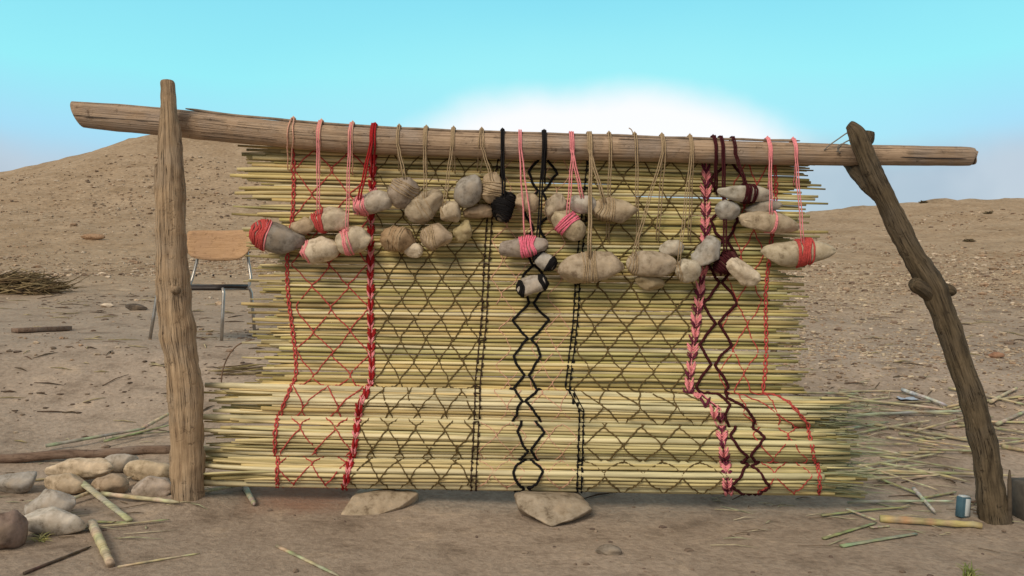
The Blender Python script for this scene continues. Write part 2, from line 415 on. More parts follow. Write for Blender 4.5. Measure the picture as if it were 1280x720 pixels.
# ------------------------------------------------------------------ the reed mat
SL = 0.014
YM = 3.555
path = []                                                  # (py at the centre, Y) going down the mat
for i in range(0, 286): path.append((193+i*295/285, YM-.03*sm((i-200)/86.)))
def fold(a, b, B, Yb):
    for i in range(1, 41):
        t = i/40
        path.append((a+(b-a)*(1-math.cos(math.pi*t))/2, Yb-B*math.sin(math.pi*t)**.8))
fold(489, 525, .070, YM-.03); fold(529, 573, .092, YM-.038); fold(576, 611, .106, YM-.046)
SS = [0.0]
for (a, ya), (b_, yb) in zip(path, path[1:]):
    SS.append(SS[-1]+math.hypot(b_-a, (yb-ya)*F/3.5))
STOT = SS[-1]; NP = len(path)
S1 = SS[285]; S2 = SS[325]; S3 = SS[365]
def at_s(s):
    s = max(0, min(STOT-1e-4, s)); lo, hi = 0, NP-1
    while hi-lo > 1:
        m_ = (lo+hi)//2
        if SS[m_] <= s: lo = m_
        else: hi = m_
    t = (s-SS[lo])/max(1e-6, SS[hi]-SS[lo])
    py = lerp(path[lo][0], path[hi][0], t); Y = lerp(path[lo][1], path[hi][1], t)
    i0, i1 = max(0, lo-1), min(NP-1, hi+1)
    tz = -(path[i1][0]-path[i0][0]); ty = (path[i1][1]-path[i0][1])*F/3.5
    l = math.hypot(tz, ty) or 1
    return py, Y, -ty/l, tz/l                               # position, normal (z, Y)
def slope(py): return lerp(.031, SL, sm((py-203)/110)) + (.009*sm((py-470)/25)*(1-sm((py-545)/30)))
def mpt(px, s, off):
    py, Y, nz, ny = at_s(s)
    p = P(px, py+slope(py)*(px-640), Y); p.z += nz*off; p.y += ny*off
    return p
mat_root = tag(empty('reed_mat', P(640, 612, YM)), 'mat of yellow reeds knotted with coloured yarn, hanging from the beam, lower end folded', 'mat')
def reed_col(px, k):
    base_ = k
    t = sm((px-500)/500)*.55
    gcol = (base_[0]*.83, base_[1]*.925, base_[2]*.84)
    return tuple(lerp(a, b_, t) for a, b_ in zip(base_, gcol))
PAL = [(.70, .565, .28), (.65, .53, .235), (.76, .64, .36), (.61, .465, .20), (.73, .615, .33), (.53, .45, .18), (.68, .515, .24), (.78, .68, .43), (.48, .38, .155), (.73, .59, .29), (.58, .52, .245)]
RP = []                                                    # reed places (s, radius)
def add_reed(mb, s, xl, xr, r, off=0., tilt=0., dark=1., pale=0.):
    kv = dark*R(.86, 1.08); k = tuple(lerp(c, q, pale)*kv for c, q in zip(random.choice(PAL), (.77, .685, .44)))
    pts = []; rr = []; cols = []
    n = 22; flip = random.random() < .5; ph = R(0, 9); node = R(55, 95)
    for i in range(n+1):
        u = i/n; px = lerp(xl, xr, u)
        p = mpt(px, s, off)
        p.z += tilt*(px-640)/F*3.5+.005*noise.noise((px*.007, ph, s*.1))+.0012*noise.noise((px*.03, ph, s)); p.y += .003*noise.noise((px*.006, s*.1, ph))
        out = max(0, (380-px), (px-960))                     # free ends droop and spread
        p.z += out*out*1e-6*math.sin(ph*3)*.8; p.y += out*out*1e-6*math.cos(ph*5)*1.2
        w = u if flip else 1-u
        q = r*(.72+.42*w)
        if i in (0, n): q *= .8
        pts.append(p); rr.append(q); cc = reed_col(px, k)
        if (px+ph*30) % node < 6: cc = tuple(c*.6 for c in cc)
        cols.append(cc)
    mb.tube(pts, rr, 7, cols=cols)
hang = MB(); s = 1.0
while s < S1-1:
    r = R(.0056, .0084)
    py = at_s(s)[0]
    if py < 300: xl = R(288, 352); xr = R(985, 1035)
    else: xl = R(300, 362) if random.random() < .45 else R(335, 362); xr = R(965, 1012)
    add_reed(hang, s, xl, xr, r, R(-.002, .002), R(-.0035, .0035)); RP.append((s, r))
    s += (2*r*F/3.5)*R(.95, 1.2)
for i in range(190):                                         # second, sparser layer behind, coloured darker as the shade in the gaps
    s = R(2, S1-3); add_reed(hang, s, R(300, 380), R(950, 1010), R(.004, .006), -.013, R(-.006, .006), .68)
for i in range(34): add_reed(hang, R(-2, 30) if i > 8 else R(-3, 6), R(300, 370), R(960, 1020), R(.005, .0065), -.011 if i > 8 else -.004, R(-.004, .004), .55)  # more back reeds close under the beam, shade put into their dark colour
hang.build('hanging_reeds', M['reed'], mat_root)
def fold_reeds(sa, sb, xl0, xl1, xr0, xr1, name):
    fr = MB(); s = sa+1
    while s < sb-.5:
        r = R(.0048, .0084)
        xl = R(xl0, xl1) if random.random() < .55 else R(xl1-15, xl1+25)
        xr = R(xr0, xr1)
        add_reed(fr, s, xl, xr, r, R(-.003, .002), R(-.003, .003), pale=R(.0, .6)); RP.append((s, r))
        s += (2*r*F/3.4)*R(.9, 1.15)
    for i in range(3):                                      # a few thick canes that stick out at the left
        s = lerp(sa, sb, (i+.6)/3.3); add_reed(fr, s, xl0-R(0, 14), R(980, 1050), R(.0095, .0125), .003, R(-.004, .004), 1, .8); RP.append((s, .011))
    for i in range(26):                                     # the inner layers of the fold, colour darkened a little for shade inside
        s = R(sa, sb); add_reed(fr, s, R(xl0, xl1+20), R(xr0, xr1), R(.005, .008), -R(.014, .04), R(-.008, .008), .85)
    for i in range(70):                                     # shaggy green leaf ends at the right, thin butts at the left
        s = R(sa+4, sb-4); x0 = R(985, 1050); L = R(30, 95); a = mpt(x0, s, R(-.03, .004)); n = 6; pts = []
        dz = R(-.35, .12); dy = R(-.12, .25)
        for j in range(n):
            u = j/(n-1); pts.append(a+Vector((L/F*3.45*u, dy*u*u*.12, dz*u*u*.12)))
        c = random.choice([(.36, .40, .24), (.28, .33, .20), (.46, .47, .32), (.24, .25, .14), (.48, .46, .30)])
        fr.tube(pts, [.0035, .004, .0035, .003, .002, .0006], 4, c, flat=.4)
    for i in range(12):
        s = R(sa+4, sb-4); x0 = R(330, 380); L = R(50, 110); a = mpt(x0, s, R(-.03, .003)); pts = []
        dz = R(-.12, .12)
        for j in range(6):
            u = j/5; pts.append(a+Vector((-L/F*3.45*u, R(-.001, .001), dz*u*u*.15)))
        fr.tube(pts, [.006, .006, .0055, .005, .0045, .003], 6, random.choice(PAL))
    fr.build(name, M['reed'], mat_root)
fold_reeds(S1, S2, 268, 320, 1015, 1062, 'folded_layer')
fold_reeds(S2, S3, 245, 300, 1020, 1082, 'folded_layer')
fold_reeds(S3, STOT, 243, 290, 1020, 1088, 'folded_layer')
RP.sort()
import bisect
RS = [a for a, b_ in RP]
def reed_off(s):
    i = bisect.bisect(RS, s); best = 0.
    for j in range(i-3, i+3):
        if 0 <= j < len(RP):
            d = abs(RP[j][0]-s)/F*3.5; r = RP[j][1]
            if d < r: best = max(best, math.sqrt(r*r-d*d))
            best = max(best, r*.35) if j in (i-1, i) else best
    return best
# where each vertical column runs: py -> px
CA = [(195, 366), (260, 363), (330, 362), (400, 366), (470, 367), (490, 362), (520, 352), (600, 343)]
CB = [(195, 467), (330, 463), (470, 465), (486, 462), (505, 450), (560, 443), (605, 431)]
CC = [(195, 627), (260, 613), (330, 608), (400, 605), (480, 597), (500, 597), (600, 592)]
CD = [(195, 679), (270, 672), (400, 663), (480, 657), (500, 654), (540, 664), (605, 658)]
CE = [(195, 737), (330, 723), (400, 719), (483, 709), (492, 716), (510, 727), (605, 724)]
CF = [(195, 882), (300, 881), (380, 871), (484, 859), (492, 880), (505, 899), (605, 910)]
CG = [(195, 912), (300, 905), (380, 897), (484, 889), (500, 918), (540, 934), (605, 940)]
CH = [(195, 968), (330, 962), (400, 957), (484, 951), (495, 985), (520, 1012), (605, 1022)]
tri = lambda x: abs((x % 2)-1)
def strand(mb, fx, r, s0=2, s1=None, wob=.8, seed=0, step=1.6, gap=0.):
    s1 = STOT-3 if s1 is None else s1
    pts = []; s = s0
    while s <= s1:
        py = at_s(s)[0]; px = fx(s, py)+noise.noise((s*.09, seed*3.7, 1))*wob
        pts.append(mpt(px, s, reed_off(s)*1.02+r*.55)); s += step
    if len(pts) > 2: mb.tube(pts, r, 5)
def ypart(mb, name, m, label=None):
    o = mb.build(name, M[m], mat_root)
    if label: o['label'] = label
# plain borders
mb = MB()
for k in (-1, 1): strand(mb, lambda s, py, k=k: itp(CA, py)+k*1.9*math.cos(s*.33)+4*math.sin(s*.028), .0036, seed=k)
ypart(mb, 'border_yarn', 'red_yarn', 'red border yarn near the left ends of the reeds')
mb = MB()
for k in (-1, 1): strand(mb, lambda s, py, k=k: itp(CH, py)+k*1.9*math.cos(s*.33)+3*math.sin(s*.03), .0032, seed=k+4)
ypart(mb, 'border_yarn', 'red_yarn', 'red border yarn near the right ends of the reeds')
# nets of diamonds
def net(xl, xr, n, hp, r, m, label, wob=1.2, extra=0., drop=0.):
    mb = MB()
    for j in range(n):
        def fx(s, py, j=j):
            a = itp(xl, py)+extra; b_ = itp(xr, py)-extra; w = (b_-a)/n
            t = tri(s/hp+j+.16*noise.noise((s*.03, j*.9, hp)))                                # 0..1
            t = min(1, max(0, (t-.5)*1.12+.5))
            return a+(j+t)*w
        s0 = 2
        while s0 < STOT-3:                                  # knotted from lengths of yarn
            L = R(70, 190)
            if random.random() > drop: strand(mb, fx, r*R(.85, 1.12), s0, min(STOT-3, s0+L), wob*2.4, seed=j*7+hp+s0*.01)
            s0 += L+R(0, 3)
    ypart(mb, 'net_yarn', m, label)
net(CA, CB, 4, 28, .0027, 'red_yarn', 'thin red net of diamonds', extra=4)
net(CB, CC, 8, 26, .0028, 'olive_yarn', 'dark olive net of diamonds left of the black lines', extra=5)
net(CC, CD, 3, 22, .0016, 'pale_pink_yarn', 'pale pink net', extra=5, drop=.12)
net(CD, CE, 3, 22, .0016, 'pale_pink_yarn', 'pale pink net', extra=5, drop=.12)
net(CE, CF, 7, 27, .0031, 'olive_yarn', 'dark olive net of diamonds right of the black lines', extra=6)
net(CG, CH, 3, 30, .0024, 'red_yarn', 'thin red net beside the right border', extra=8)
# black ladders
def ladder(tab, m, name, label, w=3.6):
    mb = MB()
    for k in (-1, 1): strand(mb, lambda s, py, k=k: itp(tab, py)+k*w*.85, .0024, seed=k*11+w)
    s = 5
    while s < STOT-5:
        py = at_s(s)[0]; x = itp(tab, py)
        for a in (-1, 1):                                   # short wrapped stitches along both lines
            q = s+(a+1)*2.2+R(-1, 1); e = R(-.8, .8)
            mb.tube([mpt(x+a*w*.9+e, q, reed_off(q)+.003), mpt(x+a*w*.8-e, q+R(3.5, 6), reed_off(q+5)+.005)], .0046*R(.8, 1.1), 6)
        if random.random() < .4: mb.tube([mpt(x-w, s, reed_off(s)+.004), mpt(x+w, s+R(-2, 3), reed_off(s)+.005)], .0028, 5)
        s += R(10, 12)
    ypart(mb, name, m, label)
ladder(CC, 'brown_yarn', 'ladder_yarn', 'blackish double line left of the black diamonds')
ladder(CE, 'black_yarn', 'ladder_yarn', 'black double line right of the black diamonds', 3.2)
# bold diamond chains
def chain(tab, A, hp, r, m, label, ph=0):
    mb = MB()
    for k in (-1, 1):
        strand(mb, lambda s, py, k=k: itp(tab, py)+k*(1.8+A*(.84+.5*noise.noise((s*.021, k*3., A)))*(1-tri(s/hp+ph+.12*noise.noise((s*.05, k*5., 2))))**.9), r, wob=2.6, seed=5+k, step=1.3)
    ypart(mb, 'diamond_yarn', m, label)
chain(CD, 20, 23, .0056, 'black_yarn', 'bold black chain of diamonds down the middle')
chain(CG, 21, 26, .0062, 'maroon_yarn', 'bold dark maroon chain of diamonds beside the pink braid')
# braided columns of alternating Vs
def braid(tab, m1, m2, w, name, label1, label2, dens=9.0, ratio=.5):
    m1b, m2b = MB(), MB(); s = 3; i = 0
    while s < STOT-6:
        py = at_s(s)[0]; x = itp(tab, py)+R(-.6, .6)
        t = m1b if i % 2 == 0 else m2b; nst, th = (((3, .0042), (2, .0030)) if w < 5 else ((2, .0036), (3, .0040)))[i % 2]
        h = dens*.5*R(.75, 1.2); ww = w*R(.72, 1.12)
        for a in (-1, 1):
            for q in range(nst):
                e = R(-.7, .7); sq = s+q*dens*.15+R(-.6, .6); r_ = th*R(.8, 1.15)
                t.tube([mpt(x+a*ww+e, sq, reed_off(s)+.001), mpt(x+a*ww*.62+e*.5, sq+h*.4, reed_off(s+h*.4)+.0055+.001*q), mpt(x+a*.3, sq+h, reed_off(s+h)+.003)], [r_*.8, r_, r_*.75], 6)
        s += dens*.52*R(.85, 1.15); i += 1
    for t, e in ((m1b, -1.0), (m2b, 1.0)): strand(t, lambda s, py, e=e: itp(tab, py)+e, .0026, seed=e)   # the core each colour is plaited on
    ypart(m1b, name, m1, label1); ypart(m2b, name, m2, label2)
braid(CB, 'crimson_yarn', 'pink_yarn', 4.2, 'braid_yarn', 'crimson strands of the left braid', 'pink strands of the left braid', 17)
braid(CF, 'plum_yarn', 'pink_yarn', 6.6, 'braid_yarn', 'plum strands of the right braid', 'pink strands of the right braid', 20)
# loops that carry the mat over the beam
def over_beam(px, slant=0, r=.0025, end_py=None, end_px=None, endY=None):
    cy, br = beam_at(px); br = br/F*YB; c = P(px, cy, YB); pts = []
    for a in (200, 160, 130, 100, 75, 50, 25, 5, -15):
        t = math.radians(a)
        x = c.x+slant*(90-a)/105*.01
        rad = br*1.04+r+(.011 if 60 < a < 120 else 0)
        pts.append(Vector((x, c.y-math.cos(t)*rad, c.z+math.sin(t)*rad)))
    if end_py is not None: 
        e = P(end_px if end_px is not None else px, end_py, endY or YM-.015)
        for k in range(1, 7): pts.append(pts[8].lerp(e, k/6))if False else pts.append(Vector(pts[8]).lerp(e, k/6)+Vector((.0015*math.sin(k*2.1), 0, 0)))
    return pts
def loop_part(items, m):
    for px, sl, r, ep, ex in items:
        mb = MB()
        mb.tube(over_beam(px, sl, r, ep, ex), r, 5)
        mb.tube(over_beam(px+2.6, -sl, r, ep+3, (ex if ex else px)+3), r, 5)
        # the knot on top of the beam
        cy, br = beam_at(px); k = P(px+1, cy-br-3.5, YB-.008)
        mb.tube([k+Vector((-.008, 0, 0)), k+Vector((0, -.004, .006)), k+Vector((.009, 0, 0))], [.003, .0075, .003], 7)
        mb.build('hanging_loop', M[m], mat_root)
loop_part([(366, -.8, .0025, 212, 360), (401, 0, .0025, 215, 397), (440, -.3, .0025, 216, 438)], 'pale_pink_yarn')
loop_part([(468, -.3, .0042, 222, 464)], 'crimson_yarn')
loop_part([(498, .2, .0026, 214, 499), (532, 0, .0026, 216, 531), (566, 0, .0026, 214, 566), (601, -.8, .0024, 214, 597)], 'twine')
loop_part([(627, .1, .004, 222, 626), (679, 0, .0044, 226, 678)], 'black_yarn')
loop_part([(760, 0, .0028, 300, 758), (792, 0, .0025, 330, 796), (826, -.2, .0025, 300, 820), (861, 0, .0025, 300, 860)], 'twine')
loop_part([(890, .2, .0046, 240, 893)], 'maroon_yarn')
loop_part([(958, 0, .0027, 240, 960), (990, .2, .0026, 232, 992)], 'pink_yarn')
mb = MB(); cy, br = beam_at(792)
mb.tube([P(a, b_, YB-.01) for a, b_ in spline([(793, 170), (791, 166), (789, 162), (786, 160)], 4)], .0022, 5)
mb.build('loose_yarn_end', M['twine'], mat_root)

# ------------------------------------------------------------------ stones
def make_stone(name, c, L, H, D, ang, yaw, col, label, cat, group=None, pw=2.4, taper=0., facet=0., nf=6, wraps=(), rough=.10, seed=0, roll=0.):
    """a stone lofted along its long axis; wraps = (a0, a1, strands, material, yarn radius)"""
    rot = Matrix.Rotation(-math.radians(ang), 3, 'Y') @ Matrix.Rotation(math.radians(yaw), 3, 'Z') @ Matrix.Rotation(math.radians(roll), 3, 'X')
    so = Vector((seed*3.17, seed*1.71, seed*.53)); rg = random.Random(int(seed*97)+5)
    pl = []
    for q in range(int(7+facet*7)):
        z_ = rg.uniform(-1, 1); a_ = rg.uniform(0, 6.283); h_ = math.sqrt(1-z_*z_)
        pl.append((Vector((z_, h_*math.cos(a_), h_*math.sin(a_))), rg.uniform(.80-.24*facet, .97-.12*facet)))
    def S(a, th, sc_=1.0):
        pr = max(0, 1-abs(a)**pw)**(1/2.0)
        pr *= 1-taper*a*.5-abs(taper)*.12
        u_ = Vector((a, math.sin(th)*pr, math.cos(th)*pr)); kk = 1.0
        for n_, c_ in pl:
            dd_ = n_.dot(u_)
            if dd_ > c_*.9:
                t_ = c_/dd_; kk = min(kk, t_) if t_ < .97 else min(kk, lerp(t_, 1, .5))
        pr *= kk; a = a*lerp(1, kk, .8)
        v = Vector((a*L, -math.sin(th)*pr*D, math.cos(th)*pr*H))
        n_ = .25*rough*noise.noise(Vector((a*12, math.cos(th)*7, math.sin(th)*7))+so)+noise.noise(Vector((a*1.6, math.cos(th)*1.1, math.sin(th)*1.1))+so)*rough*2+noise.noise(Vector((a*4.5, math.cos(th)*3, math.sin(th)*3))+so)*rough*.6
        v = Vector((v.x*(1+.35*n_), v.y*(1+n_)*sc_, v.z*(1+n_)*sc_))
        return c+rot @ v
    mb = MB(); nr, ns = 28, 34
    aa = [-math.cos(math.pi*(i+.5)/nr) for i in range(nr)]
    for a in aa:
        for k in range(ns): mb.v.append(S(a, 2*math.pi*k/ns)); mb.c.append((1, 1, 1))
    for i in range(nr-1):
        for k in range(ns):
            p = i*ns+k; q = i*ns+(k+1) % ns; mb.f.append((p, p+ns, q+ns, q))
    for end, a in ((0, -1.0), (nr-1, 1.0)):
        mb.v.append(S(a*.999, 0)*.5+S(a*.999, math.pi)*.5); mb.c.append((1, 1, 1)); z = len(mb.v)-1
        for k in range(ns):
            p = end*ns+k; q = end*ns+(k+1) % ns
            mb.f.append((z, p, q) if end == 0 else (z, q, p))
    o = mb.build(name, M['stone'], origin=c); o.color = (*col, 1); tag(o, label, cat, group)
    for a0, a1, n, m_, yr in wraps:
        w = MB()
        for k in range(n):
            ac = lerp(a0, a1, (k+.5)/n); sk = R(-.10, .10); ph = R(0, 6)
            ring = [S(max(-.985, min(.985, ac+sk*math.cos(t*math.pi/9+ph)*.9)), t*math.pi/9, 1.0) for t in range(18)]
            ax = rot @ Vector((1, 0, 0))
            out = []
            for p in ring:
                d = p-c; d = d-ax*d.dot(ax); d = d.normalized() if d.length > 1e-6 else Vector((0, 0, 1))
                out.append(p+d*yr*R(.5, .9))
            w.tube(out+[out[0], out[1]], yr, 5, cap=False)
        w.build('yarn_wrap', M[m_], o)
    return o
G = (.36, .335, .305); GW = (.50, .445, .38); TAN = (.49, .385, .27); BE = (.57, .485, .37); BR = (.38, .26, .155); DG = (.28, .255, .23); WH = (.66, .57, .45)
# px, py, half-length, half-height, tilt, layer(m towards viewer), colour, label, options, cord (beam px, yarn, radius) or None
WG = 'stone weights hanging in front of the mat'
W = [
 (347, 297, 33, 19, -12, .05, DG, 'smooth dark grey oval stone with red yarn round its left end, leftmost hanging weight', dict(wraps=[(-.98, -.40, 15, 'red_yarn', .0042), (-.7, -.3, 3, 'pink_yarn', .003)], rough=.05), None),
 (379, 283, 15, 11, 10, .02, TAN, 'small tan stone tucked behind the red wrapped beige stone at upper left', dict(), None),
 (411, 275, 24, 16, 12, .05, BE, 'beige stone with a red yarn band, up and right of the dark grey oval stone', dict(wraps=[(-.85, -.25, 7, 'red_yarn', .0038)], rough=.07, pw=3), (401, 'pink_yarn', .0022)),
 (464, 255, 26, 15, 13, .05, GW, 'pale grey oblong stone with pink yarn round its lower left end, under the crimson loop', dict(wraps=[(-.9, -.3, 7, 'pink_yarn', .0038)], rough=.06), (467, 'crimson_yarn', .0038)),
 (503, 240, 20, 18, 60, .05, (.36, .30, .25), 'round grey brown stone bound with twine rings, right of the pink capped stone', dict(wraps=[(-.1, .75, 5, 'twine', .0025)], rough=.08), (499, 'twine', .0024)),
 (532, 258, 26, 18, 28, .045, (.42, .35, .26), 'lumpy beige stone strung with thin twine, below the second twine loop', dict(wraps=[(-.3, .3, 3, 'twine', .002)], rough=.14), (532, 'twine', .0022)),
 (563, 265, 14.5, 13.5, 20, .06, BE, 'small round beige stone between the lumpy stone and the flat tan one', dict(wraps=[(-.8, -.4, 3, 'twine', .002)], rough=.10), (566, 'twine', .0022)),
 (585, 238, 21, 17, 75, .06, G, 'plain grey egg shaped stone in the upper row left of the black bundle', dict(rough=.06), None),
 (616, 235, 19, 15, 80, .05, TAN, 'tan stone wound with diagonal twine beside the plain grey egg shaped stone', dict(wraps=[(-.6, .5, 6, 'twine', .0026)], rough=.08), (603, 'twine', .0022)),
 (600, 265, 20, 9, 8, .035, (.42, .31, .21), 'thin flat tan stone lying under the grey egg shaped stone', dict(rough=.12, facet=.5), None),
 (630, 258, 19, 14, 70, .05, (.06, .055, .055), 'stone fully bound in black yarn left of the pink cords', dict(wraps=[(-.96, .96, 22, 'black_yarn', .0036)], rough=.10), (628, 'black_yarn', .0038)),
 (399, 312, 25, 16, 6, .06, WH, 'pale cream stone in the lower left row right of the dark oval stone', dict(rough=.08, pw=3, facet=.3, wraps=[(-.95, -.55, 4, 'pink_yarn', .003)]), None),
 (442, 301, 22, 16, 14, .065, BE, 'beige stone with a pink yarn band at the right end of the lower left row', dict(wraps=[(-.65, -.15, 6, 'pink_yarn', .0034)], rough=.08, pw=3), (440, 'pink_yarn', .0022)),
 (497, 298, 25, 17, -15, .03, BR, 'rough brown stone held in a net of twine', dict(rough=.18, facet=.4, wraps=[(-.4, .5, 4, 'twine', .002)]), None),
 (513, 310, 16, 10, -28, .07, WH, 'small whitish angular stone below the rough brown one', dict(rough=.12, facet=.8, nf=5), None),
 (546, 297, 20, 15.5, 14, .06, (.47, .37, .27), 'blunt tan stone with twine wound round its left half, in the lower row', dict(wraps=[(-.8, -.05, 7, 'twine', .0026)], rough=.10, pw=3.2, facet=.4), None),
 (580, 289, 14, 11, 65, .04, (.42, .35, .20), 'small yellowish tan stone right of the blunt twine wound stone', dict(rough=.14), None),
 (652, 308, 32, 12.5, 6, .06, (.36, .31, .28), 'long grey stone with a bright pink yarn band hung on two long pink cords', dict(wraps=[(-.05, .62, 11, 'hot_pink_yarn', .0036)], rough=.07, taper=-.2), (650, 'pink_yarn', .0034)),
 (658, 254, 16, 12, -5, .03, TAN, 'tan stone half hidden behind the two long pink cords', dict(rough=.1), None),
 (694, 259, 17, 12, 60, .04, (.47, .40, .31), 'pale tan stone standing upright left of the pink banded slanting stone', dict(rough=.12, facet=.3), None),
 (728, 255, 17, 12, -3, .06, (.50, .47, .43), 'small light grey oval stone left of the twine bound tan stone', dict(rough=.05), (713, 'pink_yarn', .003)),
 (711, 280, 24, 15, -46, .05, (.48, .40, .28), 'tan stone slanting down to the right with a bright pink band', dict(wraps=[(-.35, .2, 8, 'hot_pink_yarn', .0036)], rough=.08, pw=3), (715, 'pink_yarn', .0026)),
 (769, 263, 28, 15.5, -4, .04, (.44, .36, .26), 'tan stone with twine round its left end, right of the light grey oval stone', dict(wraps=[(-.85, -.1, 8, 'twine', .0026)], rough=.08), (735, 'twine', .0034)),
 (681, 326, 15, 10.5, -38, .07, (.47, .45, .42), 'light grey oval stone ringed with black yarn, above the lowest weight in the middle', dict(wraps=[(-.98, -.6, 5, 'black_yarn', .004), (.45, .96, 8, 'black_yarn', .0045)], rough=.05), (679, 'black_yarn', .0036)),
 (665, 356, 19, 12, 18, .07, (.43, .39, .35), 'grey oblong stone in a thick black yarn ring, lowest weight in the middle', dict(wraps=[(-.99, -.72, 5, 'black_yarn', .0048), (.66, .98, 6, 'black_yarn', .0048)], rough=.06, pw=3), None),
 (741, 336, 42, 21, 8, .05, (.44, .36, .27), 'largest flat tan stone bound with twine across its middle', dict(wraps=[(-.35, .15, 7, 'twine', .003)], rough=.08, pw=3, taper=.1), (737, 'twine', .004)),
 (814, 330, 30, 15.5, 0, .05, (.43, .36, .28), 'smooth tan loaf shaped stone right of the largest flat stone', dict(wraps=[(-.95, -.6, 4, 'twine', .0026)], rough=.06, pw=3.4), (826, 'twine', .0022)),
 (812, 353, 18, 9, -8, .03, (.36, .29, .18), 'low brownish stone showing beneath the loaf shaped stone', dict(rough=.12), None),
 (839, 310, 15, 9.5, 4, .035, (.50, .46, .39), 'small pale stone behind the loaf shaped stone and the round one', dict(rough=.12, facet=.4), None),
 (860, 338, 16, 14.5, 10, .065, (.53, .48, .39), 'small round pale stone right of the loaf shaped stone', dict(rough=.06, wraps=[(-.9, -.6, 3, 'twine', .002)]), (861, 'twine', .0022)),
 (884, 316, 20, 16, 45, .05, (.42, .40, .37), 'angular grey stone left of the dark maroon yarn bundle', dict(rough=.10, facet=.7, nf=5, pw=3.4), None),
 (907, 329, 17, 11, 50, .04, (.1, .03, .03), 'stone hidden in a bundle of dark maroon yarn between grey and white angular stones', dict(rough=.14, wraps=[(-.9, .9, 11, 'maroon_yarn', .0045)]), (900, 'maroon_yarn', .004)),
 (928, 341, 24, 14, -24, .07, WH, 'whitish wedge shaped stone under the dark maroon yarn bundle', dict(rough=.08, facet=.9, nf=4, taper=.35, pw=3.4), None),
 (932, 241, 37, 11, -2, .06, (.47, .44, .38), 'long pale grey stone tied at its middle with dark maroon yarn, topmost at right', dict(wraps=[(-.12, .22, 7, 'maroon_yarn', .0042)], rough=.08), (915, 'maroon_yarn', .0036)),
 (910, 262, 16, 13, 0, .06, (.40, .39, .37), 'round grey stone under the left end of the long maroon tied stone', dict(rough=.07), None),
 (955, 259, 22, 8.5, 4, .03, (.33, .30, .26), 'thin dark grey stone squeezed between the maroon tied stone and the pointed tan one', dict(rough=.10), None),
 (962, 279, 38, 14, -7, .055, (.45, .37, .27), 'pointed tan stone with one pink strand over it, in the right group', dict(wraps=[(-.02, .12, 3, 'pink_yarn', .003)], rough=.08, taper=.5, facet=.4), (958, 'pink_yarn', .0026)),
 (997, 315, 44, 17.5, 2, .05, (.50, .43, .32), 'beige stone pointed at its right end, with a red yarn band, rightmost hanging weight', dict(wraps=[(-.05, .36, 11, 'red_yarn', .004)], rough=.07, taper=.45, facet=.3), (990, 'pink_yarn', .0024)),
]
for i, (px, py, hl, hh, ang, lay, col, lab, opt, cord) in enumerate(W):
    D = min(.055, hh/F*3.48*1.0)
    Y = YM-.012-D*.85-lay*.55
    c = P(px, py, Y); k = Y/F
    o = make_stone('weight_stone', c, hl*k*1.04, hh*k*1.06, D, ang, R(-14, 14), col, lab, 'stone', WG, seed=i+1, roll=R(-20, 20), **{**dict(facet=R(.25, .55)), **opt})
    if cord:
        bx, ym, yr = cord
        tgt = opt.get('wraps'); a = 0
        if tgt: a = (tgt[0][0]+tgt[0][1])/2
        aw = math.radians(ang)
        ex = px+math.cos(aw)*hl*a; ey = py-math.sin(aw)*hl*a-hh*.6
        w = MB()
        for dx in (-1, 1):
            sp_ = 5 if 'long pink' in lab else 1.6
            w.tube(over_beam(bx+dx*1.2, 0, yr, ey, ex+dx*sp_, Y-D*.75), yr, 5)
        w.build('cord', M[ym], o)

# stones on the ground
def ground_stone(px, py, hw, hh, ang, col, lab, lift=.75, name='rock', group=None, base_py=None, **kw):
    b_ = hit(px, base_py if base_py else py+hh*.9); Y = b_.y+hh/F*b_.y*.3
    k = Y/F; c = P(px, py, Y)
    if base_py is None: c.z = max(c.z, g(c.x, c.y)+hh*k*.45)
    return make_stone(name, c, hw*k, hh*k, hh*k*R(1.0, 1.3) if 'dep' not in kw else kw.pop('dep'), ang, R(-10, 10), col, lab, 'rock', group, seed=px*.37, **kw)
LG = 'rocks heaped beside the left post'
ground_stone(20, 603, 30, 15, 10, (.37, .345, .32), 'long smooth grey rock at the left edge of the photo beside the heap', rough=.05, facet=.45, pw=3.0, group=LG)
ground_stone(82, 606, 28, 14, 0, (.50, .40, .29), 'tan rock forming the bottom of the heap under the long cream one', rough=.1, facet=.45, pw=3.0, group=LG)
ground_stone(99, 586, 45, 13.5, 3, (.62, .50, .37), 'long cream coloured rock lying on top of the heap', rough=.09, facet=.45, pw=3.0, group=LG, base_py=607)
ground_stone(150, 580, 24, 12, 4, (.45, .40, .35), 'grey rock at the back of the heap touching the long cream rock', rough=.08, facet=.45, pw=3.0, group=LG)
ground_stone(186, 587, 30, 13, -3, (.56, .45, .32), 'tan flat topped rock against the left post, above the pinkish one', rough=.08, facet=.45, pw=3.0, group=LG, base_py=604)
ground_stone(136, 607, 24, 13, 8, (.42, .32, .23), 'brown rock in the front of the heap under the grey one', rough=.1, facet=.45, pw=3.0, group=LG)
ground_stone(191, 610, 25, 14, -4, (.46, .385, .33), 'pinkish grey block shaped rock at the foot of the left post', rough=.07, pw=3.6, facet=.45, group=LG)
ground_stone(64, 631, 32, 20, 14, (.45, .41, .37), 'grey domed rock behind the pale rock in front of the heap', rough=.09, facet=.45, pw=3.0, group=LG)
ground_stone(68, 652, 38, 18, -10, (.58, .53, .47), 'pale grey rock with a brown stain in front of the heap', rough=.08, facet=.45, pw=3.0, group=LG)
ground_stone(7, 662, 22, 26, 20, (.27, .20, .17), 'dark brown rock cut by the lower left edge of the photo', rough=.1, facet=.45, pw=3.0, group=LG)
UG = 'flat rocks under the folded mat'
import bmesh
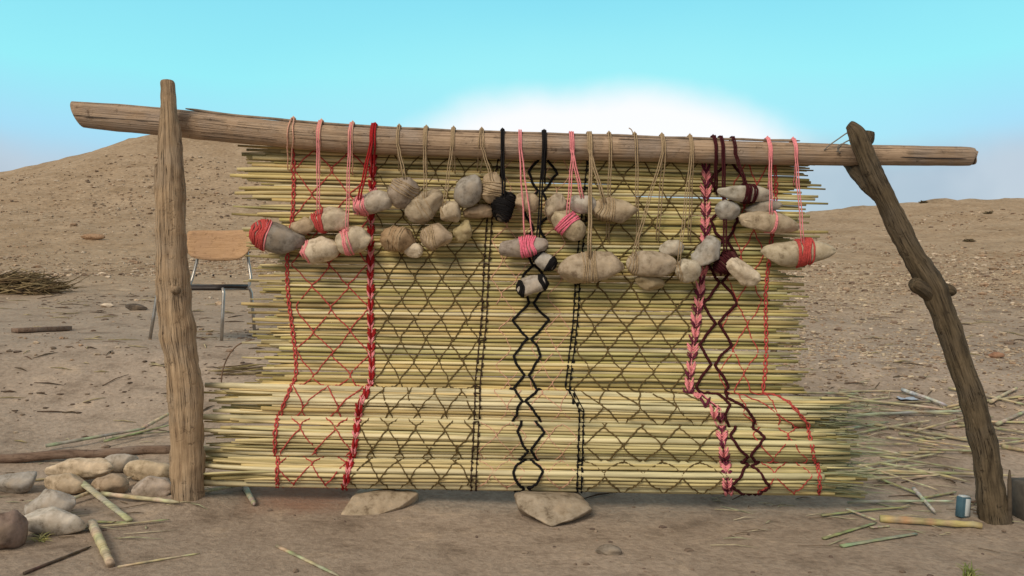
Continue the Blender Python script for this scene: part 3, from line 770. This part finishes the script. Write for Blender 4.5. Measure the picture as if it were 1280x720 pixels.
def hull_stone(pts, col, lab, group=None, bev=.010):
    """an angular rock: the convex hull of corners (px, py, distance), with worn edges"""
    P3 = [P(*q) for q in pts]; c = sum(P3, Vector())/len(P3)
    bm = bmesh.new()
    for q in P3: bm.verts.new(q-c)
    bmesh.ops.convex_hull(bm, input=bm.verts[:])
    bmesh.ops.delete(bm, geom=[v for v in bm.verts if not v.link_faces], context='VERTS')
    bmesh.ops.bevel(bm, geom=bm.edges[:], offset=bev, segments=2, affect='EDGES', profile=.6, clamp_overlap=True)
    bmesh.ops.triangulate(bm, faces=bm.faces[:])
    for _ in range(3):
        bmesh.ops.subdivide_edges(bm, edges=[e for e in bm.edges if e.calc_length() > .012], cuts=1)
        bmesh.ops.triangulate(bm, faces=bm.faces[:])
    bm.normal_update()
    for v in bm.verts: v.co += v.normal*(noise.noise(v.co*14+c*9)*.006+noise.noise(v.co*45)*.0022)
    me = bpy.data.meshes.new('rock'); bm.to_mesh(me); bm.free()
    me.polygons.foreach_set('use_smooth', [True]*len(me.polygons)); me.materials.append(M['stone'])
    o = bpy.data.objects.new('rock', me); COL.objects.link(o); o.location = c; o.color = (*col, 1)
    return tag(o, lab, 'rock', group)
hull_stone([(417, 657, 3.28), (424, 646, 3.30), (440, 622, 3.38), (470, 612, 3.46), (520, 611, 3.52), (524, 616, 3.46), (500, 634, 3.38), (462, 648, 3.32), (440, 655, 3.27), (430, 662, 3.36), (470, 662, 3.46), (525, 640, 3.60), (450, 610, 3.60), (520, 609, 3.62)], (.42, .34, .25), 'pale wedge shaped rock propping the left part of the folded mat', UG)
hull_stone([(642, 616, 3.36), (648, 634, 3.30), (664, 645, 3.26), (690, 658, 3.22), (716, 649, 3.26), (741, 636, 3.34), (736, 629, 3.38), (712, 622, 3.36), (676, 622, 3.33), (660, 613, 3.50), (720, 612, 3.52), (690, 662, 3.36), (740, 645, 3.46), (650, 645, 3.46)], (.37, .31, .24), 'grey angular rock propping the middle of the folded mat', UG, .008)
ground_stone(760, 688, 17, 7, -4, (.25, .215, .18), 'small flat grey stone alone on the bare earth in front', rough=.1, facet=.6)
ground_stone(171, 384, 14, 4.5, -5, (.11, .09, .075), 'small dark flat stone alone in the yard left of the post', rough=.15, facet=.5)
ground_stone(116, 296, 15, 4, 0, (.36, .235, .15), 'orange brown stone lying on the left hillside', rough=.12)
ground_stone(1245, 444, 10, 4, 0, (.32, .18, .12), 'reddish stone on the stony slope right of the crooked post', rough=.12)
ground_stone(540, 640, 9, 5, 0, (.3, .25, .2), 'small pebble between the two propping rocks', rough=.12) if False else None

# ------------------------------------------------------------------ chair
def chair():
    fy = 6.12
    O = Vector(((257-640)/F*fy, fy, g((257-640)/F*fy, fy)))
    root = tag(empty('school_chair', O), 'chair with a curved plywood back, black seat and steel legs, behind the left post', 'chair')
    a = math.radians(-10); rot = Matrix.Rotation(a, 3, 'Z')
    T = lambda x, y, z: O+rot @ Vector((x, y, z))          # y negative is the front of the chair
    hw, hd, sh = .25, .2, .385
    def leg(x0, y0, x1, y1):
        mb = MB(); p1 = T(x1, y1, 0); p1.z = g(p1.x, p1.y)-.004
        mb.tube([T(x0*.85, y0*.8, sh-.018), T(x0*.96, y0*.97, sh-.022), T(x0, y0, sh-.05), T(lerp(x0, x1, .5), lerp(y0, y1, .5), sh*.45), p1], .0115, 10)
        l = mb.build('leg', M['chair_steel'], root)
        c = MB(); c.tube([p1+Vector((0, 0, -.002)), p1+Vector((0, 0, .03))], [.0145, .0135], 10); c.build('foot_cap', M['chair_dark'], l)
    leg(-hw, -hd, -hw-.04, -hd-.03); leg(hw, -hd, hw+.0, -hd-.03); leg(-hw, hd, -hw-.03, hd+.03); leg(hw, hd, hw+.01, hd+.04)
    mb = MB()
    nx, ny = 12, 10; top = []; bot = []
    for zoff in (.012, -.012):
        for j in range(ny+1):
            for i in range(nx+1):
                u = i/nx*2-1; v = j/ny*2-1
                x = u*hw*(1.02-.06*v*v)*(1-.05*abs(v)**6); y = v*(hd+.02)*(1-.08*abs(u)**6)
                mb.v.append(T(x, y, sh+zoff-.012*(1-u*u)*(1-v*v)-(.02 if v < -.8 else 0)*(-v-.8)/.2)); mb.c.append((1, 1, 1))
    n1 = (nx+1)*(ny+1)
    for j in range(ny):
        for i in range(nx):
            p = j*(nx+1)+i
            mb.f.append((p, p+1, p+nx+2, p+nx+1)); mb.f.append((n1+p, n1+p+nx+1, n1+p+nx+2, n1+p+1))
    def rim(ids):
        for p, q in zip(ids, ids[1:]): mb.f.append((p, p+n1, q+n1, q))
    rim(list(range(nx+1))[::1]); rim([j*(nx+1)+nx for j in range(ny+1)]); rim([ny*(nx+1)+i for i in range(nx, -1, -1)]); rim([j*(nx+1) for j in range(ny, -1, -1)])
    mb.build('seat', M['chair_dark'], root)
    mb = MB(); mb.tube([T(-hw*.9, -hd*.8, sh-.022), T(hw*.9, -hd*.8, sh-.022)], .010, 8); mb.tube([T(-hw*.9, hd*.8, sh-.022), T(hw*.9, hd*.8, sh-.022)], .010, 8)
    for x in (-hw, hw): mb.tube([T(x*.9, -hd*.8, sh-.022), T(x*.9, hd*.9, sh-.022)], .010, 8)
    mb.build('seat_frame', M['chair_steel'], root)
    for sx in (-1, 1):
        mb = MB(); mb.tube([T(sx*hw*.93, hd*.75, sh-.02), T(sx*hw*.95, hd*.95, sh+.005), T(sx*hw*.94, hd+.025, sh+.06), T(sx*hw*.80, hd+.045, sh+.22), T(sx*hw*.75, hd+.05, sh+.33)], .0105, 10)
        mb.build('back_strut', M['chair_steel'], root)
    mb = MB(); nx, nz = 18, 8; W_, Hh = .265, .115; zc = sh+.30
    for yo in (0, .014):
        for j in range(nz+1):
            for i in range(nx+1):
                u = i/nx*2-1; v = j/nz*2-1
                wv = 1-.17*max(0, -v)**1.6-.05*abs(v)**8
                hv = 1-.10*abs(u)**5
                mb.v.append(T(u*W_*wv, hd+.032+yo-.055*u*u+.02*v, zc+v*Hh*hv+(.006*u*u if v > 0 else .02*u*u))); mb.c.append((1, 1, 1))
    n1 = (nx+1)*(nz+1)
    for j in range(nz):
        for i in range(nx):
            p = j*(nx+1)+i
            mb.f.append((p, p+1, p+nx+2, p+nx+1)); mb.f.append((n1+p, n1+p+nx+1, n1+p+nx+2, n1+p+1))
    rim(list(range(nx+1))); rim([j*(nx+1)+nx for j in range(nz+1)]); rim([nz*(nx+1)+i for i in range(nx, -1, -1)]); rim([j*(nx+1) for j in range(nz, -1, -1)])
    mb.build('backrest', M['plywood'], root)
chair()

# ------------------------------------------------------------------ cut reeds and things lying on the ground
ST = (.60, .53, .33); PALE = (.62, .54, .36); GRN = (.36, .37, .20); GG = (.50, .46, .30); BRN = (.34, .25, .14); DK = (.12, .085, .06)
def ground_reed(a, b_, w, col, label, lift=0., group=None, name='cut_reed', flat=1., bend=0., tip=True, lift_b=None):
    A = hit(*a); B = hit(*b_); mb = MB(); pts = []; rr = []; cols = []
    n = 12; r0 = w/2/F*(A.y+B.y)/2
    for i in range(n+1):
        u = i/n; p = A.lerp(B, u)
        # the stalk is stiff: it rides on the higher ground between its ends
        p.z = lerp(A.z, B.z, u)+max(0, max(g(lerp(A.x, B.x, q/6), lerp(A.y, B.y, q/6))-lerp(A.z, B.z, q/6) for q in range(7)))*math.sin(math.pi*u)
        p.z = max(p.z, g(p.x, p.y))+r0*.8*flat+lerp(lift, lift if lift_b is None else lift_b, u)
        p += Vector((0, 1, 0))*bend*math.sin(math.pi*u)
        q = r0*(1-.25*u)*(1+.08*math.sin(i*2.3))
        if tip and i == n: q *= .4
        pts.append(p); rr.append(q); cols.append(tuple(c*R(.82, 1.1) for c in col) if (i % 4 or w > 7) else tuple(c*.68 for c in col))
    mb.tube(pts, rr, 8, cols=cols, flat=flat)
    return tag(mb.build(name, M['reed'], origin=(A+B)/2), label, 'reed', group)
RL = 'cut reeds scattered by the left post'; RR = 'cut reeds scattered by the crooked post'
for q in [
 ((90, 607), (162, 657), 11, GG, 'wide pale green stalk slanting across the front of the rock heap', .035, .5, 0.01),
 ((115, 660), (138, 712), 13, (.55, .47, .30), 'thick hollow stub of cane pointing towards the viewer at lower left', .0, 1., None),
 ((127, 624), (224, 636), 6, ST, 'straight straw coloured stalk running from the rocks towards the left post', .01, 1., None),
 ((80, 634), (167, 606), 5, PALE, 'thin pale stalk leaning up on the brown rock of the heap', .012, 1., .03),
 ((62, 669), (212, 653), 4.5, GG, 'long greyish green stalk in front of the pale rock', .006, .7, None),
 ((118, 655), (165, 657), 5, GRN, 'short green stalk crossing under the wide pale one', .004, .6, None),
 ((168, 625), (203, 625), 4, GG, 'short grey green stalk near the foot of the left post', .0, .7, None),
 ((147, 711), (250, 694), 3, PALE, 'very thin pale stalk on bare earth at lower left', .0, 1., None),
 ((30, 719), (114, 686), 4.5, DK, 'dark brown stick on the earth at the lower left corner', .0, 1., None),
 ((57, 565), (182, 543), 4.5, (.38, .38, .30), 'long grey green stalk behind the dark pole left of the post', .02, 1., None),
 ((178, 543), (216, 524), 5, PALE, 'pale stalk tilting up behind the left post', .02, 1., .03),
 ((130, 562), (214, 541), 4, GRN, 'greenish stalk lying over the dark pole beside the left post', .03, .7, None),
 ((140, 553), (212, 546), 3.5, (.30, .32, .22), 'thin dark green stalk behind the pole beside the left post', .02, .7, None),
 ((228, 622), (322, 606), 4.5, ST, 'straw coloured stalk at the right foot of the left post', .004, 1., None),
 ((306, 612), (318, 634), 8, (.42, .40, .30), 'short grey cane stub under the left end of the folded mat', .0, 1., None),
]: ground_reed(q[0], q[1], q[2], q[3], q[4], q[5], RL, flat=q[6], lift_b=q[7], tip=q[2] < 10)
ground_reed((346, 684), (424, 722), 6, GG, 'single pale green stalk on bare earth at the bottom edge', 0, flat=.6)
for q in [
 ((1020, 502), (1190, 518), 3.6, PALE, 'long pale stalk pointing at the crooked post, highest of the long ones', .01, 1.),
 ((1060, 526), (1207, 519), 4, (.50, .52, .42), 'long grey green stalk ending at the crooked post', .012, 1.),
 ((1087, 533), (1216, 556), 4, (.42, .36, .22), 'brownish stalk sloping down to the crooked post', .008, 1.),
 ((1127, 494), (1184, 514), 4.5, (.58, .62, .60), 'whitish stalk lying across the tips of the long pale ones', .02, 1.),
 ((1182, 538), (1240, 533), 3.5, ST, 'short straw coloured stalk passing behind the crooked post', .005, 1.),
 ((1238, 508), (1272, 489), 4.5, PALE, 'pale stalk right of the crooked post, highest one there', .01, 1.),
 ((1246, 534), (1284, 518), 5, (.50, .47, .33), 'stalk right of the crooked post near the photo edge, middle one there', .006, 1.),
 ((1252, 562), (1290, 569), 6, (.46, .41, .24), 'thick tan stalk right of the crooked post near the photo edge, lowest one there', .004, 1.),
 ((1068, 593), (1268, 601), 4.2, ST, 'long straw coloured stalk from the folded mat to behind the crooked post', .012, 1.),
 ((1084, 596), (1150, 622), 5, GRN, 'green stalk sloping down from the corner of the folded mat', .008, .7),
 ((1142, 616), (1169, 646), 5, (.55, .54, .45), 'short pale stalk steep in view between the green ones', .01, 1.),
 ((1060, 634), (1192, 632), 4.5, (.50, .55, .40), 'straight pale green stalk ending at the blue carton', .012, .8),
 ((1027, 648), (1138, 637), 4.5, GRN, 'green stalk lying under the straight pale green one', .006, .6),
 ((1058, 642), (1096, 656), 5.5, GG, 'short grey green leaf crossing two green stalks', .012, .4),
 ((1029, 676), (1096, 656), 6, GRN, 'broad green leaf slanting down to the left near the front', .003, .45),
 ((1088, 662), (1112, 660), 6, GG, 'small green leaf scrap beside the thick tan cane', .002, .4),
 ((1100, 653), (1227, 662), 10, (.47, .36, .19), 'thick tan cane at the foot of the crooked post', .0, 1.),
 ((1052, 685), (1145, 669), 8, (.34, .40, .25), 'broad dull green leaf, nearest one to the viewer at right', .002, .4),
 ((1152, 627), (1196, 618), 4, GRN, 'thin green stalk behind the blue carton', .006, .8),
 ((1040, 620), (1130, 640), 3, (.26, .30, .17), 'thin dark green blade under the corner of the folded mat', .004, .5),
 ((1045, 565), (1160, 575), 3, (.40, .38, .25), 'thin tan stalk just behind the right ends of the folded mat', .004, 1.),
 ((1030, 545), (1110, 532), 3.4, (.38, .42, .30), 'thin green grey stalk behind the upper fold of the mat', .01, 1.),
]: ground_reed(q[0], q[1], q[2], q[3], q[4], q[5], RR, flat=q[6], tip=q[2] < 8)
for i in range(36):
    px, py = R(1015, 1285), R(492, 606)
    if 1190 < px < 1262 and py > 560: px -= 80
    L = R(45, 125); a = random.gauss(0, .10)+(.12 if random.random() < .5 else -.08)
    ground_reed((px-L/2, py-L/2*math.sin(a)), (px+L/2, py+L/2*math.sin(a)), R(2.2, 3.8), random.choice([PALE, ST, GG, (.42, .37, .24), (.36, .35, .23)]), 'thin pale stalk in the loose tangle of cut stalks around and behind the crooked post', R(.002, .02), RR)
# pole on the ground
A = hit(-60, 582); B = hit(216, 566); mb = MB()
mb.tube([A.lerp(B, i/24)+Vector((0, 0, .016+.004*math.sin(i*.7))) for i in range(25)], [.021]*25, 14, noise_amp=.12, nscale=10)
tag(mb.build('fallen_pole', M['polew'], origin=(A+B)/2), 'dark brown pole lying on the ground behind the rock heap', 'pole')
A = hit(18, 416); B = hit(86, 413); mb = MB()
d = (B-A).normalized(); u = d.cross(Vector((0, 0, 1))).normalized()
mb.box(lambda v: (A+B)/2+d*v.x+u*v.y*(1+.1*noise.noise((v.x*5, 0, 0)))+Vector((0, 0, v.z+.018)), (B-A).length/2, .045, .016)
tag(mb.build('wooden_plank', M['polew'], origin=(A+B)/2), 'short weathered plank lying in the yard left of the post', 'plank')
# bent twig behind the mat
mb = MB(); q = [(276, 488), (278, 465), (284, 448), (293, 435), (304, 428), (318, 424)]
Yt = hit(276, 488).y
mb.tube([P(a, b_, Yt) for a, b_ in spline(q, 5)], [.004]*20+[.003]*6, 6, (.20, .13, .09))
tag(mb.build('bent_twig', M['twig'], origin=P(276, 488, Yt)), 'thin bent twig stuck upright in the ground between the left post and the mat', 'twig')
mb = MB(); o_ = hit(310, 466)
for i in range(26):
    p = o_+Vector((R(-.13, .13), R(-.08, .08), 0)); a = R(-.35, .35); L = R(.05, .14); p.z = g(p.x, p.y)+R(.003, .03)
    mb.tube([p-Vector((math.cos(a)*L, math.sin(a)*L, R(-.004, .01))), p, p+Vector((math.cos(a)*L, math.sin(a)*L, R(-.004, .01)))], [.0015, .0035, .001], 4, random.choice([(.22, .17, .09), (.14, .10, .06), (.3, .25, .12)]))
tag(mb.build('twig_heap', M['twig'], origin=o_), 'small heap of dry twigs on the ground below the chair', 'twigs')
# brush pile
mb = MB(); o_ = hit(22, 366)
for i in range(420):
    p = o_+Vector((R(-.62, .42), R(-.25, .3), 0)); hh = .21*max(0, 1-((p.x-o_.x+.1)/.65)**2)
    p.z = g(p.x, p.y)+R(0, 1)*hh; a = random.gauss(0, .55); L = R(.12, .34); e = random.gauss(.05, .22)
    d = Vector((math.cos(a)*L, math.sin(a)*L*.8, e*L)); m_ = p+Vector((R(-.02, .02), 0, R(-.02, .03)))
    lo = lambda w: Vector((w.x, w.y, max(w.z, g(w.x, w.y)+.003)))
    mb.tube([lo(p-d), lo(m_), lo(p+d)], [.006, R(.005, .009), .002], 4, random.choice([(.15, .11, .06), (.22, .165, .09), (.09, .065, .042), (.32, .25, .14), (.18, .125, .075)]))
tag(mb.build('brush_pile', M['twig'], origin=o_), 'low pile of dry brushwood at the left edge below the hillside', 'brush pile')
# tufts
def tuft(px, py, n, h, spread, cols, label):
    o_ = hit(px, py); mb = MB()
    for i in range(n):
        a = R(0, 6.28); s_ = R(.2, 1)*spread; hh = h*R(.5, 1)
        b0 = o_+Vector((R(-.015, .015), R(-.015, .015), -.004)); pts = []
        for j in range(6):
            u = j/5; pts.append(b0+Vector((math.cos(a)*s_*u*u, math.sin(a)*s_*u*u, hh*u*(1-.35*u))))
        mb.tube(pts, [.002, .0025, .0022, .0018, .001, .0003], 4, random.choice(cols), flat=.4)
    tag(mb.build('grass_tuft', M['reed'], origin=o_), label, 'grass')
tuft(1212, 722, 26, .075, .05, [(.20, .26, .07), (.26, .32, .10), (.32, .34, .12)], 'small green grass tuft growing at the bottom edge below the crooked post')
tuft(52, 676, 22, .05, .085, [(.42, .42, .14), (.32, .36, .13), (.5, .46, .2)], 'flattened yellow green grass tuft in front of the pale grey rock')
tuft(20, 668, 20, .07, .06, [(.24, .29, .20), (.28, .33, .22)], 'grey green grass tuft between the dark brown and pale grey rocks')
for px, py, h, lab in [(1236, 268, .3, 'dark dry shrub low on the right hillside under the skyline'), (1154, 254, .28, 'tiny dark shrub on the right skyline'), (1212, 303, .24, 'flat dark shrub halfway up the right hillside')]:
    o_ = hit(px, py); mb = MB()
    for i in range(60):
        a = R(0, 6.28); e = R(.05, 1.1); L = h*R(.4, 1); d = Vector((math.cos(a)*math.cos(e)*1.5, math.sin(a)*math.cos(e), math.sin(e)*.8))
        mb.tube([o_+Vector((0, 0, -.05)), o_+d*L*.5+Vector((R(-.05, .05), 0, R(0, .06))), o_+d*L], [.02, .028, .006], 4, random.choice([(.10, .085, .05), (.15, .12, .07), (.08, .06, .04)]))
    tag(mb.build('dry_shrub', M['twig'], origin=o_), lab, 'shrub')
# carton, stake, block, scrap
o_ = hit(1203, 646); bx = empty('carton', o_); tag(bx, 'small blue and white carton standing at the foot of the crooked post', 'carton')
rz = Matrix.Rotation(math.radians(18), 3, 'Z') @ Matrix.Rotation(math.radians(6), 3, 'Y')
mb = MB(); mb.box(lambda v: o_+rz @ (v+Vector((0, 0, .039))), .022, .016, .040, bev=.12); mb.build('box', M['blue_card'], bx)
mb = MB(); mb.box(lambda v: o_+rz @ (v+Vector((.004, -.0175, .040))), .010, .003, .034, bev=.2); mb.build('white_panel', M['white_card'], bx)
mb = MB(); mb.box(lambda v: o_+rz @ (v+Vector((0, 0, .0805))), .018, .012, .0035, bev=.2); mb.build('lid_flap', M['white_card'], bx)
o_ = hit(1262, 655); mb = MB(); mb.tube([o_+Vector((.004*i%3*.002, 0, -.03+i*.03)) for i in range(9)], [.009, .009, .0085, .009, .008, .0085, .008, .007, .003], 8, (.10, .08, .06), noise_amp=.2, nscale=30)
tag(mb.build('stake', M['twig'], origin=o_), 'thin dark stake standing right behind the foot of the crooked post', 'stake')
o_ = hit(1292, 650); mb = MB(); mb.box(lambda v: o_+Vector((v.x+.008*noise.noise(v*20), v.y, v.z+.075+.02*v.x)), .075, .06, .085, bev=.1)
tag(mb.build('dark_block', M['dark_block'], origin=o_), 'dark squared block cut by the right edge of the photo', 'block')
o_ = hit(1134, 501); mb = MB()
for j in range(4):
    for i in range(5):
        mb.v.append(o_+Vector(((i-2)*.03, (j-1.5)*.035, .012+.012*noise.noise((i*.8, j*.8, 3))))); mb.c.append((1, 1, 1))
n1 = len(mb.v)
for v in list(mb.v[:n1]): mb.v.append(v-Vector((0, 0, .002))); mb.c.append((1, 1, 1))
for j in range(3):
    for i in range(4):
        p = j*5+i; mb.f.append((p, p+1, p+6, p+5)); mb.f.append((n1+p, n1+p+5, n1+p+6, n1+p+1))
tag(mb.build('paper_scrap', M['scrap_blue'], origin=o_), 'crumpled pale blue scrap on the ground under the whitish stalk at right', 'scrap')

# ------------------------------------------------------------------ sky, sun, camera
SUN_EL, SUN_AZ = math.radians(37), math.radians(-150)      # azimuth from +Y towards +X: high, behind the viewer's left shoulder
w = bpy.data.worlds.new('World'); sc.world = w; w.use_nodes = True; nt = w.node_tree
bg = nt.nodes['Background']; bg.inputs['Strength'].default_value = 0.1
sky = nt.nodes.new('ShaderNodeTexSky'); sky.sky_type = 'NISHITA'; sky.sun_disc = False
sky.sun_elevation = SUN_EL; sky.sun_rotation = SUN_AZ
tc = nt.nodes.new('ShaderNodeTexCoord'); sp = nt.nodes.new('ShaderNodeSeparateXYZ'); nt.links.new(tc.outputs['Generated'], sp.inputs[0])
az = math_(nt, 'ARCTAN2', sp.outputs[0], sp.outputs[1]); el = math_(nt, 'ARCSINE', sp.outputs[2])
nv = noi(nt, tc.outputs['Generated'], 3.0, 5, .5); nv2 = noi(nt, tc.outputs['Generated'], 9.0, 4, .5)
eln = math_(nt, 'ADD', el, math_(nt, 'MULTIPLY', math_(nt, 'SUBTRACT', nv, .5), .05))
grad = ramp(nt, maprange(nt, eln, 0, .8, 0, 1, False), [(0.0, (.50, .60, .70)), (.15, (.48, .64, .82)), (.22, (.40, .78, .98)), (.30, (.33, .92, 1.0)), (.42, (.26, .80, .96)), (.58, (.30, .50, .62)), (1.0, (.44, .42, .40))])
behind = maprange(nt, sp.outputs[1], .35, -.15)
grad = mix(nt, grad, (.50, .46, .42), math_(nt, 'MULTIPLY', behind, .9))  # unseen sky behind the viewer, warm grey added to offset the cyan fill
dx0 = math_(nt, 'SUBTRACT', az, .105)
dx = math_(nt, 'MULTIPLY', dx0, maprange(nt, dx0, -.12, .12, 3.5, 4.1)); dy = math_(nt, 'DIVIDE', math_(nt, 'SUBTRACT', el, .125), .108)
dd = math_(nt, 'SQRT', math_(nt, 'ADD', math_(nt, 'MULTIPLY', dx, dx), math_(nt, 'MULTIPLY', dy, dy)))
dd = math_(nt, 'ADD', dd, math_(nt, 'MULTIPLY', math_(nt, 'SUBTRACT', nv2, .5), .3))
cloud = maprange(nt, dd, 1.14, .74)
halo = maprange(nt, dd, 1.9, .9, 0, .55)
c = mix(nt, grad, (.42, .96, 1.0), halo)
lowcl = maprange(nt, math_(nt, 'ADD', el, math_(nt, 'MULTIPLY', math_(nt, 'SUBTRACT', nv, .5), .12)), .178, .128)
c = mix(nt, c, mix(nt, (.55, .63, .71), (.43, .52, .62), maprange(nt, noi(nt, tc.outputs['Generated'], 5.0, 4, .55), .4, .62)), math_(nt, 'MULTIPLY', lowcl, .85))
up = maprange(nt, el, .12, .17)
c = mix(nt, c, (1.05, 1.05, 1.06), math_(nt, 'MULTIPLY', cloud, up))
sc10 = nt.nodes.new('ShaderNodeVectorMath'); sc10.operation = 'SCALE'; sc10.inputs['Scale'].default_value = 10.0
nt.links.new(c, sc10.inputs[0])
c = mix(nt, sky.outputs[0], sc10.outputs[0], .9)
nt.links.new(c, bg.inputs['Color'])
sl = bpy.data.lights.new('sun', 'SUN'); sl.energy = 2.3; sl.angle = math.radians(24); sl.color = (1, .87, .68)
so = bpy.data.objects.new('sun', sl); COL.objects.link(so)
dirv = Vector((math.sin(SUN_AZ)*math.cos(SUN_EL), math.cos(SUN_AZ)*math.cos(SUN_EL), math.sin(SUN_EL)))
so.rotation_euler = dirv.to_track_quat('Z', 'Y').to_euler(); so.location = (0, -5, 10)
cam = bpy.data.cameras.new('camera'); cam.sensor_width = 36; cam.lens = 36*F/1280; cam.clip_end = 3000; cam.clip_start = .05
co_ = bpy.data.objects.new('camera', cam); COL.objects.link(co_); co_.location = (0, 0, CZ); co_.rotation_euler = (math.radians(90), 0, 0)
sc.camera = co_
vs = sc.view_settings; vs.view_transform = 'Standard'; vs.look = 'None'; vs.exposure = 0; vs.gamma = 1
sc.render.film_transparent = False
